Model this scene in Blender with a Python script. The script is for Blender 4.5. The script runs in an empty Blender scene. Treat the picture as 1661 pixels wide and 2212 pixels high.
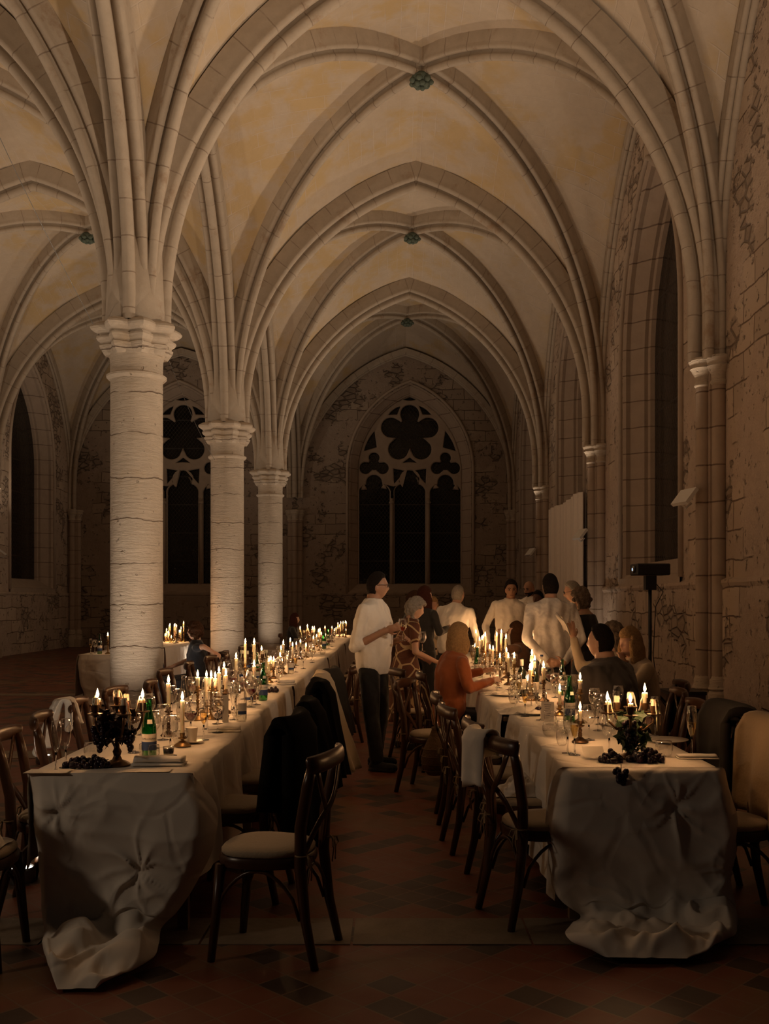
import bpy, math, random
from math import pi, sin, cos, sqrt, acos, atan2, radians as RA
from mathutils import Vector as V, Matrix, noise
from mathutils.geometry import tessellate_polygon
S = bpy.context.scene
COL = S.collection
# ------------------------------------------------------------------ camera, world, exposure, floodlights
FP, VX, VY, EYE = 2150.6, 845.0, 1300.0, 1.56      # focal length in pixels, principal point, eye height
cd = bpy.data.cameras.new('camera'); cam = bpy.data.objects.new('camera', cd); COL.objects.link(cam)
cam.location = (0, 0, EYE); cam.rotation_euler = (pi/2, 0, 0)
cd.sensor_fit = 'VERTICAL'; cd.sensor_height = 36; cd.sensor_width = 27; cd.lens = 35
cd.shift_x = (830.5-VX)/2212; cd.shift_y = (VY-1106)/2212; cd.clip_end = 200
S.camera = cam
wd = bpy.data.worlds.new('night'); S.world = wd; wd.use_nodes = True
wd.node_tree.nodes['Background'].inputs[0].default_value = (0.35, 0.27, 0.22, 1)
wd.node_tree.nodes['Background'].inputs[1].default_value = 0.015
S.view_settings.view_transform = 'Standard'; S.view_settings.look = 'None'
S.view_settings.exposure = 0.0; S.view_settings.gamma = 1; S.view_settings.use_curve_mapping = False
cy = S.cycles
cy.use_denoising = True; cy.max_bounces = 7; cy.diffuse_bounces = 3; cy.glossy_bounces = 3
cy.transmission_bounces = 4; cy.transparent_max_bounces = 20; cy.caustics_reflective = False
cy.caustics_refractive = False; cy.sample_clamp_indirect = 8.0; cy.sample_clamp_direct = 0; cy.use_light_tree = True; cy.use_adaptive_sampling = True; cy.adaptive_threshold = .02
FLOOD_W, COLUMN_W, CANDLE_W, FLAME = 94.0, 42.0, 4.3, 30.0
WARM = (1.0, 0.755, 0.53)

# ------------------------------------------------------------------ helpers
def PX(px, Y): return (px-VX)*Y/FP
def PZ(py, Y): return EYE+(VY-py)*Y/FP
def TB(px, py, z=0.76):                              # point of a horizontal plane seen at a pixel
    Y = (EYE-z)*FP/(py-VY); return (PX(px, Y), Y)

class MB:
    def __init__(s): s.v = []; s.f = []; s.uv = None
    def add(s, vs, fs, M=None):
        b = len(s.v)
        s.v += [tuple(M @ V(p)) if M else tuple(p) for p in vs]
        s.f += [tuple(i+b for i in f) for f in fs]; return s
    def box(s, c, d, rz=0, M=None):
        x, y, z = (q/2 for q in d); R = Matrix.Rotation(rz, 3, 'Z')
        vs = [V(c)+R @ V((a*x, b*y, e*z)) for e in (-1, 1) for a, b in ((-1, -1), (1, -1), (1, 1), (-1, 1))]
        return s.add(vs, [(3, 2, 1, 0), (4, 5, 6, 7), (0, 1, 5, 4), (1, 2, 6, 5), (2, 3, 7, 6), (3, 0, 4, 7)], M)
    def lathe(s, prof, c=(0, 0, 0), n=20, rf=None, M=None):
        vs = []
        for r, z in prof:
            for k in range(n):
                a = 2*pi*k/n; q = rf(a, r, z) if rf else r
                vs.append((c[0]+q*cos(a), c[1]+q*sin(a), c[2]+z))
        fs = [(i*n+k, i*n+(k+1) % n, (i+1)*n+(k+1) % n, (i+1)*n+k) for i in range(len(prof)-1) for k in range(n)]
        if prof[0][0] > 1e-4: fs.append(tuple(range(n))[::-1])
        if prof[-1][0] > 1e-4: fs.append(tuple((len(prof)-1)*n+k for k in range(n)))
        return s.add(vs, fs, M)
    def tube(s, pts, rad, n=8, flat=None, M=None, closed=False):
        pts = [V(p) for p in pts]; m = len(pts)
        if not hasattr(rad, '__len__'): rad = [rad]*m
        up = None; vs = []
        for i, p in enumerate(pts):
            t = (pts[(i+1) % m]-pts[i-1]) if closed else (pts[min(i+1, m-1)]-pts[max(i-1, 0)])
            if t.length < 1e-9: t = V((0, 0, 1))
            t.normalize()
            if up is None:
                up = V((0, 0, 1)) if abs(t.z) < .9 else V((1, 0, 0))
                if flat: up = V(flat[2])
            u = (up - t*up.dot(t))
            if u.length < 1e-6: u = t.orthogonal()
            u.normalize(); w = t.cross(u); up = u
            r = rad[i]; ru, rw = (r*flat[0], r*flat[1]) if flat else (r, r)
            for k in range(n):
                a = 2*pi*k/n; vs.append(p+u*ru*cos(a)+w*rw*sin(a))
        L = m if closed else m-1
        fs = [(i*n+k, i*n+(k+1) % n, ((i+1) % m)*n+(k+1) % n, ((i+1) % m)*n+k) for i in range(L) for k in range(n)]
        if not closed: fs += [tuple(range(n))[::-1], tuple((m-1)*n+k for k in range(n))]
        return s.add(vs, fs, M)
    def ball(s, c, r, n=10, m=7, M=None, Rm=None):
        r = r if hasattr(r, '__len__') else (r, r, r)
        vs = []; c = V(c)
        for i in range(m+1):
            ph = pi*i/m
            for k in range(n):
                a = 2*pi*k/n; q = V((r[0]*sin(ph)*cos(a), r[1]*sin(ph)*sin(a), r[2]*cos(ph)))
                vs.append(c+(Rm @ q if Rm else q))
        fs = [(i*n+k, (i+1)*n+k, (i+1)*n+(k+1) % n, i*n+(k+1) % n) for i in range(m) for k in range(n)]
        return s.add(vs, fs, M)
    def cap(s, a, b, ra, rb, n=12):                  # tapered limb with round ends
        a, b = V(a), V(b); d = (b-a); L = max(d.length, 1e-6); t = d/L
        P = []; R = []
        for q in (.0, .3, .6, .85): P.append(a-t*ra*cos(q*pi/2)); R.append(max(ra*sin(q*pi/2), 1e-4))
        for q in (0, .25, .5, .75, 1): P.append(a+d*q); R.append(ra+(rb-ra)*q)
        for q in (.85, .6, .3, .0): P.append(b+t*rb*cos(q*pi/2)); R.append(max(rb*sin(q*pi/2), 1e-4))
        return s.tube(P, R, n)
    def grid(s, fn, nu, nv, closed=False, uvfn=None):
        vs = [fn(i/nu, j/nv) for j in range(nv+1) for i in range(nu+1)]
        fs = [(j*(nu+1)+i, j*(nu+1)+i+1, (j+1)*(nu+1)+i+1, (j+1)*(nu+1)+i) for j in range(nv) for i in range(nu)]
        return s.add(vs, fs)
    def build(s, name, m, parent=None, smooth=True, loc=None, uv=None, angle=None):
        me = bpy.data.meshes.new(name); me.from_pydata(s.v, [], s.f)
        if m: me.materials.append(m)
        if uv:
            l = me.uv_layers.new(name='UVMap'); l.data.foreach_set('uv', [c for lp in me.loops for c in uv[lp.vertex_index]])
        if smooth: me.polygons.foreach_set('use_smooth', [True]*len(me.polygons))
        if smooth and angle: me.set_sharp_from_angle(angle=RA(angle))
        me.update()
        o = bpy.data.objects.new(name, me); COL.objects.link(o)
        if parent: o.parent = parent
        if loc: o.location = loc
        return o
def tag(o, label=None, cat=None, group=None, kind=None):
    for k, v in (('label', label), ('category', cat), ('group', group), ('kind', kind)):
        if v: o[k] = v
    return o
def thing(name, label, cat, loc=(0, 0, 0), rz=0, group=None):
    o = bpy.data.objects.new(name, None); COL.objects.link(o); o.location = loc; o.rotation_euler = (0, 0, rz)
    o.empty_display_size = .1
    return tag(o, label, cat, group)
def dup(r, loc=None, rz=None, label=None, group=None, scale=None):
    def rec(o, par):
        c = o.copy(); COL.objects.link(c); c.parent = par
        for ch in o.children: rec(ch, c)
        return c
    c = rec(r, None)
    if loc is not None: c.location = loc
    if rz is not None: c.rotation_euler = (0, 0, rz)
    if label: c['label'] = label
    if group: c['group'] = group
    elif 'group' in c: del c['group']
    if scale: c.scale = scale
    return c
class Proto:                                          # the first call places the original, later calls copies of it
    def __init__(s, o): s.o = o; s.used = False
    def __call__(s, loc, rz=0, label=None, group=None, scale=None):
        if s.used: return dup(s.o, loc, rz, label, group, scale)
        s.used = True; o = s.o; o.location = loc; o.rotation_euler = (0, 0, rz)
        if scale: o.scale = scale
        if label: o['label'] = label
        if group: o['group'] = group
        elif 'group' in o: del o['group']
        return o

# ------------------------------------------------------------------ materials
class NT:
    def __init__(s, name):
        s.m = bpy.data.materials.new(name); s.m.use_nodes = True; s.t = s.m.node_tree
        s.b = s.t.nodes['Principled BSDF']; s.out = s.t.nodes['Material Output']
    def n(s, typ, _o=0, **kw):
        nd = s.t.nodes.new('ShaderNode'+typ)
        for k, v in kw.items():
            if k.startswith('i') and k[1:].isdigit(): s.set(nd.inputs[int(k[1:])], v)
            elif hasattr(nd, k): setattr(nd, k, v)
            else: s.set(nd.inputs[k.replace('_', ' ')], v)
        return nd.outputs[_o]
    def set(s, inp, v):
        if isinstance(v, bpy.types.NodeSocket): s.t.links.new(v, inp)
        elif inp.type == 'RGBA' and len(v) == 3: inp.default_value = (*v, 1)
        else: inp.default_value = v
    def math(s, op, a, b=0.0, c=None, clamp=False):
        kw = dict(operation=op, use_clamp=clamp, i0=a, i1=b)
        if c is not None: kw['i2'] = c
        return s.n('Math', **kw)
    def mix(s, f, a, b, mode='MIX'):
        nd = s.t.nodes.new('ShaderNodeMix'); nd.data_type = 'RGBA'; nd.blend_type = mode
        s.set(nd.inputs[0], f); s.set(nd.inputs[6], a); s.set(nd.inputs[7], b); return nd.outputs[2]
    def ramp(s, f, a, b):                             # smooth 0..1 between a and b
        nd = s.t.nodes.new('ShaderNodeMapRange'); nd.interpolation_type = 'SMOOTHSTEP'
        s.set(nd.inputs[0], f); nd.inputs[1].default_value = a; nd.inputs[2].default_value = b; return nd.outputs[0]
    def obj(s): return s.n('TexCoord', 3)
    def noise(s, sc, vec=None, det=4, rough=.55, o=0): return s.n('TexNoise', o, Scale=sc, Detail=det, Roughness=rough, Vector=vec if vec else s.obj())
    def bump(s, h, st=.3, dist=.02, nrm=None):
        kw = dict(Strength=st, Distance=dist, Height=h)
        if nrm: kw['Normal'] = nrm
        return s.n('Bump', **kw)
    def fin(s, col, rough=.7, nrm=None, **kw):
        s.set(s.b.inputs['Base Color'], col); s.set(s.b.inputs['Roughness'], rough)
        if nrm: s.set(s.b.inputs['Normal'], nrm)
        for k, v in kw.items(): s.set(s.b.inputs[k.replace('_', ' ')], v)
        return s.m
def plain(name, col, rough=.6, var=.0, sc=8, bump=0, bsc=30, **kw):
    t = NT(name); c = col; nrm = None
    if var: c = t.mix(t.noise(sc), tuple(x*(1-var) for x in col), tuple(min(1, x*(1+var)) for x in col))
    if bump: nrm = t.bump(t.noise(bsc), bump, .01)
    return t.fin(c, rough, nrm, **kw)

def m_vault():
    t = NT('vault_plaster'); uv = t.n('TexCoord', 2); o = t.obj()
    big = t.noise(.55, o, 5, .6); fine = t.noise(7, o, 6, .65)
    base = t.mix(fine, (.50, .405, .31), (.63, .53, .42))
    ochre = t.math('MULTIPLY', t.ramp(big, .44, .60), t.ramp(t.noise(2.2, o), .36, .58))
    base = t.mix(t.math('MULTIPLY', ochre, .75), base, (.56, .40, .19))
    wob = t.n('VectorMath', operation='ADD', i0=uv, i1=t.n('VectorMath', operation='SCALE', i0=t.noise(3, o, 2, .5, 1), Scale=.03))
    br = t.n('TexBrick', 1, Vector=wob, Scale=1.0, Mortar_Size=.012, Brick_Width=.62, Row_Height=.27, Mortar_Smooth=.6)
    lines = t.math('MULTIPLY', br, t.ramp(t.noise(1.3, o), .40, .62))
    base = t.mix(t.math('MULTIPLY', lines, .55), base, (.66, .58, .52))
    crk = t.ramp(t.noise(2.1, o, 8, .75), .665, .70)
    base = t.mix(t.math('MULTIPLY', crk, .6), base, (.22, .12, .08))
    h = t.math('ADD', t.math('MULTIPLY', t.noise(2.6, o, 6, .6), 1.0), t.math('MULTIPLY', lines, -.25))
    return t.fin(base, .9, t.bump(h, .5, .05))
def m_rib():
    t = NT('rib_stone'); uv = t.n('TexCoord', 2); o = t.obj()
    sx = t.n('SeparateXYZ', 1, Vector=uv)
    j = t.math('PINGPONG', t.math('ADD', sx, t.math('MULTIPLY', t.noise(3, o), .02)), .24)
    line = t.ramp(j, .011, .003)
    line = t.math('MULTIPLY', line, t.ramp(t.noise(2.3, o), .36, .56))
    base = t.mix(t.noise(5, o, 6, .65), (.37, .305, .24), (.55, .465, .37))
    base = t.mix(t.math('MULTIPLY', t.ramp(t.noise(1.7, o, 6, .7), .56, .70), .6), base, (.30, .19, .11))
    base = t.mix(t.math('MULTIPLY', line, .55), base, (.17, .11, .075))
    h = t.math('SUBTRACT', t.noise(11, o, 5, .6), line)
    return t.fin(base, .85, t.bump(h, .5, .012))
def m_column():
    t = NT('column_stone'); o = t.obj()
    z = t.n('SeparateXYZ', 2, Vector=o)
    wob = t.math('MULTIPLY', t.noise(1.1, o, 5, .6), .26)
    zz = t.math('ADD', z, wob)
    line = t.ramp(t.math('PINGPONG', zz, .275), .010, .002)
    line = t.math('MULTIPLY', line, t.ramp(t.noise(2.0, o), .32, .50))
    st = t.n('Mapping', Vector=o, Scale=(1.5, 1.5, 9.0))
    tool = t.noise(3.5, st, 5, .65)
    pits = t.ramp(t.noise(8, o, 4, .6), .66, .72)
    base = t.mix(t.noise(3, o, 7, .7), (.42, .35, .275), (.70, .60, .49))
    base = t.mix(t.math('MULTIPLY', t.ramp(t.noise(1.1, o, 4), .58, .70), .35), base, (.50, .36, .20))
    base = t.mix(t.math('MULTIPLY', line, .7), base, (.20, .13, .09))
    base = t.mix(t.math('MULTIPLY', pits, .3), base, (.3, .2, .14))
    h = t.math('SUBTRACT', t.math('ADD', t.math('MULTIPLY', tool, .9), t.math('MULTIPLY', t.noise(22, o, 4, .6), .2)), t.math('ADD', line, t.math('MULTIPLY', pits, .8)))
    return t.fin(base, .9, t.bump(h, .9, .028))
def m_wall(name, ax, sc=1.0, dark=1.0):
    t = NT(name); o = t.obj(); sp = t.n('SeparateXYZ', Vector=o).node
    uv = t.n('CombineXYZ', X=sp.outputs[ax], Y=sp.outputs[2])
    wob = t.n('VectorMath', operation='ADD', i0=uv, i1=t.n('VectorMath', operation='SCALE', i0=t.noise(1.6, o, 3, .5, 1), Scale=.12))
    b1 = t.n('TexBrick', 1, Vector=wob, Scale=1.0, Mortar_Size=.011, Brick_Width=.74, Row_Height=.36, Mortar_Smooth=.3).node
    b1.inputs['Color1'].default_value = (.36*dark, .28*dark, .215*dark, 1); b1.inputs['Color2'].default_value = (.47*dark, .375*dark, .29*dark, 1)
    b1.inputs['Mortar'].default_value = (.15*dark, .10*dark, .07*dark, 1)
    st = t.n('Mapping', Vector=o, Scale=(1.0, 1.0, 1.9))
    vo = t.n('TexVoronoi', 0, Vector=st, Scale=3.4, feature='DISTANCE_TO_EDGE'); 
    vc = t.n('TexVoronoi', 1, Vector=st, Scale=3.4)
    rub = t.mix(t.n('SeparateXYZ', 0, Vector=vc), (.25*dark, .19*dark, .145*dark), (.42*dark, .33*dark, .255*dark))
    rub = t.mix(t.math('MULTIPLY', t.ramp(vo, .05, .0), .5), rub, (.12*dark, .08*dark, .06*dark))
    pl = t.mix(t.noise(4, o, 7, .7), (.33*dark, .25*dark, .195*dark), (.50*dark, .40*dark, .32*dark))
    n1 = t.noise(.62, o, 6, .62); n2 = t.noise(.9, t.n('Mapping', Vector=o, Location=(7, 3, 5)), 6, .62)
    k1 = t.ramp(n1, .46, .50); k2 = t.ramp(n2, .545, .57)
    c = t.mix(k1, b1.outputs[0], pl); c = t.mix(k2, c, rub)
    pit = t.ramp(t.noise(7, o, 6, .7), .60, .68)
    c = t.mix(t.math('MULTIPLY', pit, .35), c, (.18*dark, .09*dark, .06*dark))
    hb = t.math('MULTIPLY', t.n('MapRange', Value=b1.outputs[1], i1=0., i2=1., i3=1., i4=.4), 1)
    hp = t.math('ADD', t.math('MULTIPLY', t.noise(3, o, 6, .7), .8), .55)
    hr = t.math('ADD', t.ramp(vo, 0, .12), t.math('MULTIPLY', t.noise(9, o, 5, .7), .5))
    f = t.n('Mix', Factor=k1, i2=hb, i3=hp); f = t.n('Mix', Factor=k2, i2=f, i3=t.math('MULTIPLY', hr, .7))
    f = t.math('SUBTRACT', f, t.math('MULTIPLY', pit, .4))
    return t.fin(c, .92, t.bump(f, 1.0, .07))
def m_floor():
    t = NT('floor_tiles'); o = t.obj()
    r = t.n('Mapping', Vector=o, Rotation=(0, 0, RA(45)))
    ck = t.n('TexBrick', 0, Vector=r, Scale=1.0, Mortar_Size=.0045, Brick_Width=.155, Row_Height=.155, offset=0.0, Mortar_Smooth=.2).node
    ck.inputs['Color1'].default_value = (0, 0, 0, 1); ck.inputs['Color2'].default_value = (1, 1, 1, 1); ck.inputs['Mortar'].default_value = (.5, .5, .5, 1)
    cell = t.n('SeparateXYZ', 0, Vector=ck.outputs[0])
    red = t.mix(t.noise(3, o, 5), (.13, .034, .016), (.22, .062, .028))
    red = t.mix(t.ramp(t.noise(.9, o, 5), .5, .62), red, (.17, .085, .04))
    c = t.mix(t.ramp(cell, .70, .78), red, (.055, .032, .022))
    c = t.mix(t.math('MULTIPLY', ck.outputs[1], .8), c, (.17, .11, .07))
    h = t.math('SUBTRACT', t.math('MULTIPLY', t.noise(5, o, 4), .5), ck.outputs[1])
    return t.fin(c, t.math('ADD', t.math('MULTIPLY', t.noise(4, o, 5), .3), .28), t.bump(h, .4, .01))
def m_glasslead():
    t = NT('leaded_night_glass'); o = t.obj(); sp = t.n('SeparateXYZ', Vector=o).node
    hx = t.math('ADD', sp.outputs[0], sp.outputs[1])
    a = t.math('PINGPONG', t.math('ADD', hx, t.math('MULTIPLY', sp.outputs[2], .8)), .065)
    b = t.math('PINGPONG', t.math('SUBTRACT', hx, t.math('MULTIPLY', sp.outputs[2], .8)), .065)
    ln = t.ramp(t.math('MINIMUM', a, b), .011, .005)
    bars = t.ramp(t.math('PINGPONG', sp.outputs[2], .5), .022, .012)
    ln = t.math('MAXIMUM', ln, bars)
    c = t.mix(ln, (.006, .005, .005), (.035, .027, .02))
    return t.fin(c, t.math('ADD', t.math('MULTIPLY', ln, .4), .12), t.bump(t.math('ADD', ln, t.noise(4, o, 2)), .4, .01), Specular_IOR_Level=.35)
def m_cloth(name, col, sc=40, tr=0.0, crease=True):
    t = NT(name); o = t.obj()
    h = t.noise(sc, o, 3)
    if crease:
        cr = t.n('TexVoronoi', 0, Vector=t.n('VectorMath', operation='ADD', i0=o, i1=t.n('VectorMath', operation='SCALE', i0=t.noise(2, o, 3, .5, 1), Scale=.3)), Scale=3.2, feature='DISTANCE_TO_EDGE')
        h = t.math('ADD', t.math('MULTIPLY', t.ramp(cr, 0, .10), .8), t.math('MULTIPLY', h, .12))
    c = t.mix(t.noise(3, o), tuple(x*.93 for x in col), col)
    return t.fin(c, .8, t.bump(h, .35 if crease else .25, .012), Sheen_Weight=.15)
def m_wood(name, a, b, rough=.32):
    t = NT(name); o = t.obj()
    g = t.noise(5, t.n('Mapping', Vector=o, Scale=(6, 6, 1)), 5, .7)
    return t.fin(t.mix(g, a, b), rough, t.bump(g, .15, .004))
def m_glass(name='clear_glass', tint=(1, 1, 1), base=.13, edge=1.1, rough=.05):
    t = NT(name); tr = t.n('BsdfTransparent', Color=tint); gl = t.n('BsdfGlossy', Color=(1, .98, .95), Roughness=rough)
    lw = t.n('LayerWeight', 1, Blend=.35)
    f = t.math('ADD', t.math('MULTIPLY', t.math('POWER', lw, 1.7), edge), base, clamp=True)
    sh = t.n('MixShader', i0=f, i1=tr, i2=gl); t.t.links.new(sh, t.out.inputs[0]); return t.m
def m_emit(name, col, st):
    t = NT(name); e = t.n('Emission', Color=col, Strength=st); t.t.links.new(e, t.out.inputs[0])
    t.m.cycles.emission_sampling = 'NONE'; return t.m
def m_print(name, base, spot, sc, th, voro=True):
    t = NT(name); o = t.obj()
    d = t.n('TexVoronoi', 0, Vector=o, Scale=sc, feature='DISTANCE_TO_EDGE')
    return t.fin(t.mix(t.ramp(d, th, th+.02), base, spot), .8)

M = {}
M['vault'] = m_vault(); M['rib'] = m_rib(); M['column'] = m_column()
M['wallx'] = m_wall('rubble_wall_side', 1, dark=1.22); M['wally'] = m_wall('rubble_wall_end', 0, dark=.85)
M['ashlar'] = plain('dressed_stone', (.44, .35, .275), .85, .18, 4, .5, 14)
M['floor'] = m_floor(); M['slab'] = plain('worn_floor_slab', (.20, .155, .11), .55, .35, 9, .6, 16)
M['lead'] = m_glasslead(); M['boss'] = plain('painted_boss', (.10, .13, .10), .8, .5, 25, .8, 30)
M['cloth'] = m_cloth('white_tablecloth', (.78, .70, .60)); M['napkin'] = m_cloth('napkin_linen', (.80, .73, .64), 60)
M['wood'] = m_wood('bentwood', (.032, .012, .005), (.095, .038, .014)); M['cushion'] = m_cloth('cushion_fabric', (.42, .33, .22), 90, crease=False)
M['board'] = plain('dark_board', (.06, .028, .014), .6, .3, 5); M['table'] = plain('trestle_wood', (.20, .12, .06), .6, .2, 6)
M['glass'] = m_glass(base=.17, rough=.035); t_ = NT('solid_glass'); g_ = t_.n('BsdfGlass', Color=(1, 1, 1), Roughness=.01, IOR=1.45); t_.t.links.new(g_, t_.out.inputs[0]); M['solid'] = t_.m; M['green'] = m_glass('green_glass', (.06, .42, .13), .10, .8); M['dkgreen'] = plain('dark_bottle', (.01, .014, .008), .1)
M['brass'] = plain('aged_brass', (.30, .18, .07), .34, .3, 20, Metallic=.85); M['bronze'] = plain('dark_bronze', (.14, .08, .04), .42, .4, 18, Metallic=.8)
t_ = NT('candle_wax'); M['wax'] = t_.fin((.86, .74, .55), .45, None, Subsurface_Weight=.5, Subsurface_Radius=(.02, .012, .006), Subsurface_Scale=.6)
M['wick'] = plain('burnt_wick', (.01, .008, .006), .9)
M['flame'] = m_emit('candle_flame', (1.0, .62, .26), FLAME)
M['red'] = plain('red_wine', (.10, .004, .008), .05); M['white_wine'] = m_glass('pale_wine', (.95, .80, .45), .05, .3); M['rose'] = m_glass('rose_wine', (.85, .35, .22), .05, .3)
M['water'] = m_glass('still_water', (.93, .93, .9), .05, .4)
M['paper'] = plain('white_paper', (.75, .68, .58), .8); M['blue'] = plain('blue_print', (.03, .06, .16), .6); M['ink'] = plain('black_print', (.01, .01, .012), .6)
M['grape'] = plain('dark_grape', (.018, .006, .014), .3, .5, 20); M['leaf'] = plain('dried_leaf', (.018, .006, .006), .7, .5, 12); M['gleaf'] = plain('vine_leaf', (.03, .055, .02), .6, .5, 12)
M['black'] = plain('black_plastic', (.012, .012, .013), .4); M['metal'] = plain('grey_metal', (.25, .25, .25), .4, Metallic=.9)
M['white_metal'] = plain('white_enamel', (.75, .73, .70), .5); M['lens'] = m_emit('lamp_face', (1, .86, .68), 30)
M['plate'] = plain('white_china', (.72, .66, .57), .2); M['rope'] = plain('jute_cord', (.25, .17, .09), .9, .3, 60, .5, 90)
M['wicker'] = plain('woven_wicker', (.14, .075, .03), .8, .5, 60, .9, 55)

# ------------------------------------------------------------------ the building
ROW = [5.83, 13.03, 20.23, 27.43, 34.63]            # rows of columns and wall piers
XL, XR, XW, Z0 = -3.33, 4.33, -11.2, 5.3
ZC = {XL: 5.17, XR: 4.71, XW: 4.71}
APT, APD, APL = 10.38, 10.70, 10.30
def arc_z(a, h, t, z0=Z0):                          # height of a pointed arch at share t of its half span
    R = (a*a+h*h)/(2*a); x = a*t; return z0+sqrt(max(0, R*R-(R-x)**2))
def rib_profile(w, d, r):
    P = [(w/2, -.05), (w/2, d*.38)]
    def arc(cx, cz, rr, a0, a1, n=6): return [(cx+rr*cos(RA(a0+(a1-a0)*i/n)), cz+rr*sin(RA(a0+(a1-a0)*i/n))) for i in range(n+1)]
    P += arc(w/2-r, d*.38+r*1.0, r, -30, 165)
    P += [(w/2-r*2.3, d*.38+r*.9), (r*.75, d*.38+r*1.0), (r*.8, d-r*2.1)]
    P += arc(0, d-r*1.2, r*1.2, -35, 90, 7)
    return P+[(-x, z) for x, z in P[::-1][1:]]
PT, PD, PW = rib_profile(.44, .45, .068), rib_profile(.31, .38, .05), rib_profile(.24, .20, .04)
def half_rib(mb, uv, prof, p0, pc, apex, zbase, n=26):
    p0, pc = V(p0), V(pc); e = pc-p0; a = e.length; e.normalize(); h = apex-Z0; R = (a*a+h*h)/(2*a)
    lat = V((-e.y, e.x, 0)); b = len(mb.v); m = len(prof)
    rows = [(-1, 0)]+[(i/n, 1) for i in range(n+1)]
    for s, k in rows:
        for w, d in prof:
            if s < 0: q = V((p0.x, p0.y, zbase))+e*d; L = -(Z0-zbase)
            else:
                fm = acos(max(-1, min(1, (R-a)/(R-d)))); f = fm*s
                q = V((p0.x, p0.y, Z0))+e*(R-(R-d)*cos(f)); q.z += (R-d)*sin(f); L = R*f
            q = q+lat*w; mb.v.append(tuple(q)); uv.append((w, L))
    for i in range(len(rows)-1):
        for j in range(m-1): mb.f.append((b+i*m+j, b+i*m+j+1, b+(i+1)*m+j+1, b+(i+1)*m+j))
ceil_mb = MB(); ceil_uv = []
def web(p0, pm, pc, aT, apd=APD):                   # half cell between an arch (p0 -> pm) and a diagonal (p0 -> pc)
    p0, pm, pc = V(p0), V(pm), V(pc); a = (pm-p0).length; b = (pc-p0).length; n, m = 26, 10; base = len(ceil_mb.v); L = 0; pz = None
    for i in range(n+1):
        t = (i/n)**1.8; A = p0.lerp(pm, t); D = p0.lerp(pc, t); za = arc_z(a, aT-Z0, t); zd = arc_z(b, apd-Z0, t)
        if pz is not None: L += sqrt((za-pz[0])**2+((t-pz[1])*a)**2)
        pz = (za, t); w = (D-A).length
        for j in range(m+1):
            r = j/m; q = A.lerp(D, r); z = za+(zd-za)*r+.16*sin(pi*r)*t
            z += .03*noise.noise(V((q.x*1.3, q.y*1.3, z)))
            ceil_mb.v.append((q.x, q.y, z)); ceil_uv.append((w*r+q.y*.0, L))
    for i in range(n):
        for j in range(m): k = base+i*(m+1)+j; ceil_mb.f.append((k, k+1, k+m+2, k+m+1))
ceiling = None; ribs = []
for xa, xb in ((XL, XR), (XW, XL)):
    xc = (xa+xb)/2
    for y0, y1 in zip(ROW, ROW[1:]):
        yc = (y0+y1)/2; C = (xc, yc, 0)
        for x in (xa, xb):
            for y in (y0, y1):
                web((x, y, 0), (xc, y, 0), C, APT); web((x, y, 0), (x, yc, 0), C, APL)
ceiling = tag(ceil_mb.build('ceiling', M['vault'], uv=ceil_uv), kind='structure')
def rib(name, prof, pts, apex):
    mb, uv = MB(), []
    for p, c in pts: half_rib(mb, uv, prof, (p[0], p[1], 0), (c[0], c[1], 0), apex, ZC[p[0]]-.02)
    return mb.build(name, M['rib'], ceiling, uv=uv, angle=50)
for xa, xb in ((XL, XR), (XW, XL)):
    xc = (xa+xb)/2
    for y in ROW[:-1]: rib('transverse_rib', PT, [((xa, y), (xc, y)), ((xb, y), (xc, y))], APT)
    rib('wall_rib', PW, [((xa, ROW[4]-.12), (xc, ROW[4]-.12)), ((xb, ROW[4]-.12), (xc, ROW[4]-.12))], APT-.1)
    for y0, y1 in zip(ROW, ROW[1:]):
        yc = (y0+y1)/2
        rib('diagonal_rib', PD, [((xa, y0), (xc, yc)), ((xb, y1), (xc, yc))], APD)
        rib('diagonal_rib', PD, [((xb, y0), (xc, yc)), ((xa, y1), (xc, yc))], APD)
        mb = MB(); random.seed(int(yc*10)+int(xc)); z = APD-.46
        mb.ball((xc, yc, z+.06), (.17, .17, .10), 14, 8)
        for k in range(14):
            a = k*2*pi/7+(.4 if k > 6 else 0); r = .16 if k < 7 else .09
            mb.ball((xc+r*cos(a), yc+r*sin(a), z-(.0 if k < 7 else .05)), (.055, .055, .045), 8, 5)
        mb.build('boss', M['boss'], ceiling)
for y0, y1 in zip(ROW, ROW[1:]):
    yc = (y0+y1)/2
    rib('arcade_rib', PT, [((XL, y0), (XL, yc)), ((XL, y1), (XL, yc))], APL)
    for x, s in ((XR, -1), (XW, 1)):
        mb, uv = MB(), []
        for ya in (y0, y1): half_rib(mb, uv, PW, (x+s*.06, ya, 0), (x+s*.06, yc, 0), APL-.05, 4.69)
        mb.build('wall_rib', M['rib'], ceiling, uv=uv, angle=50)

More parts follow.
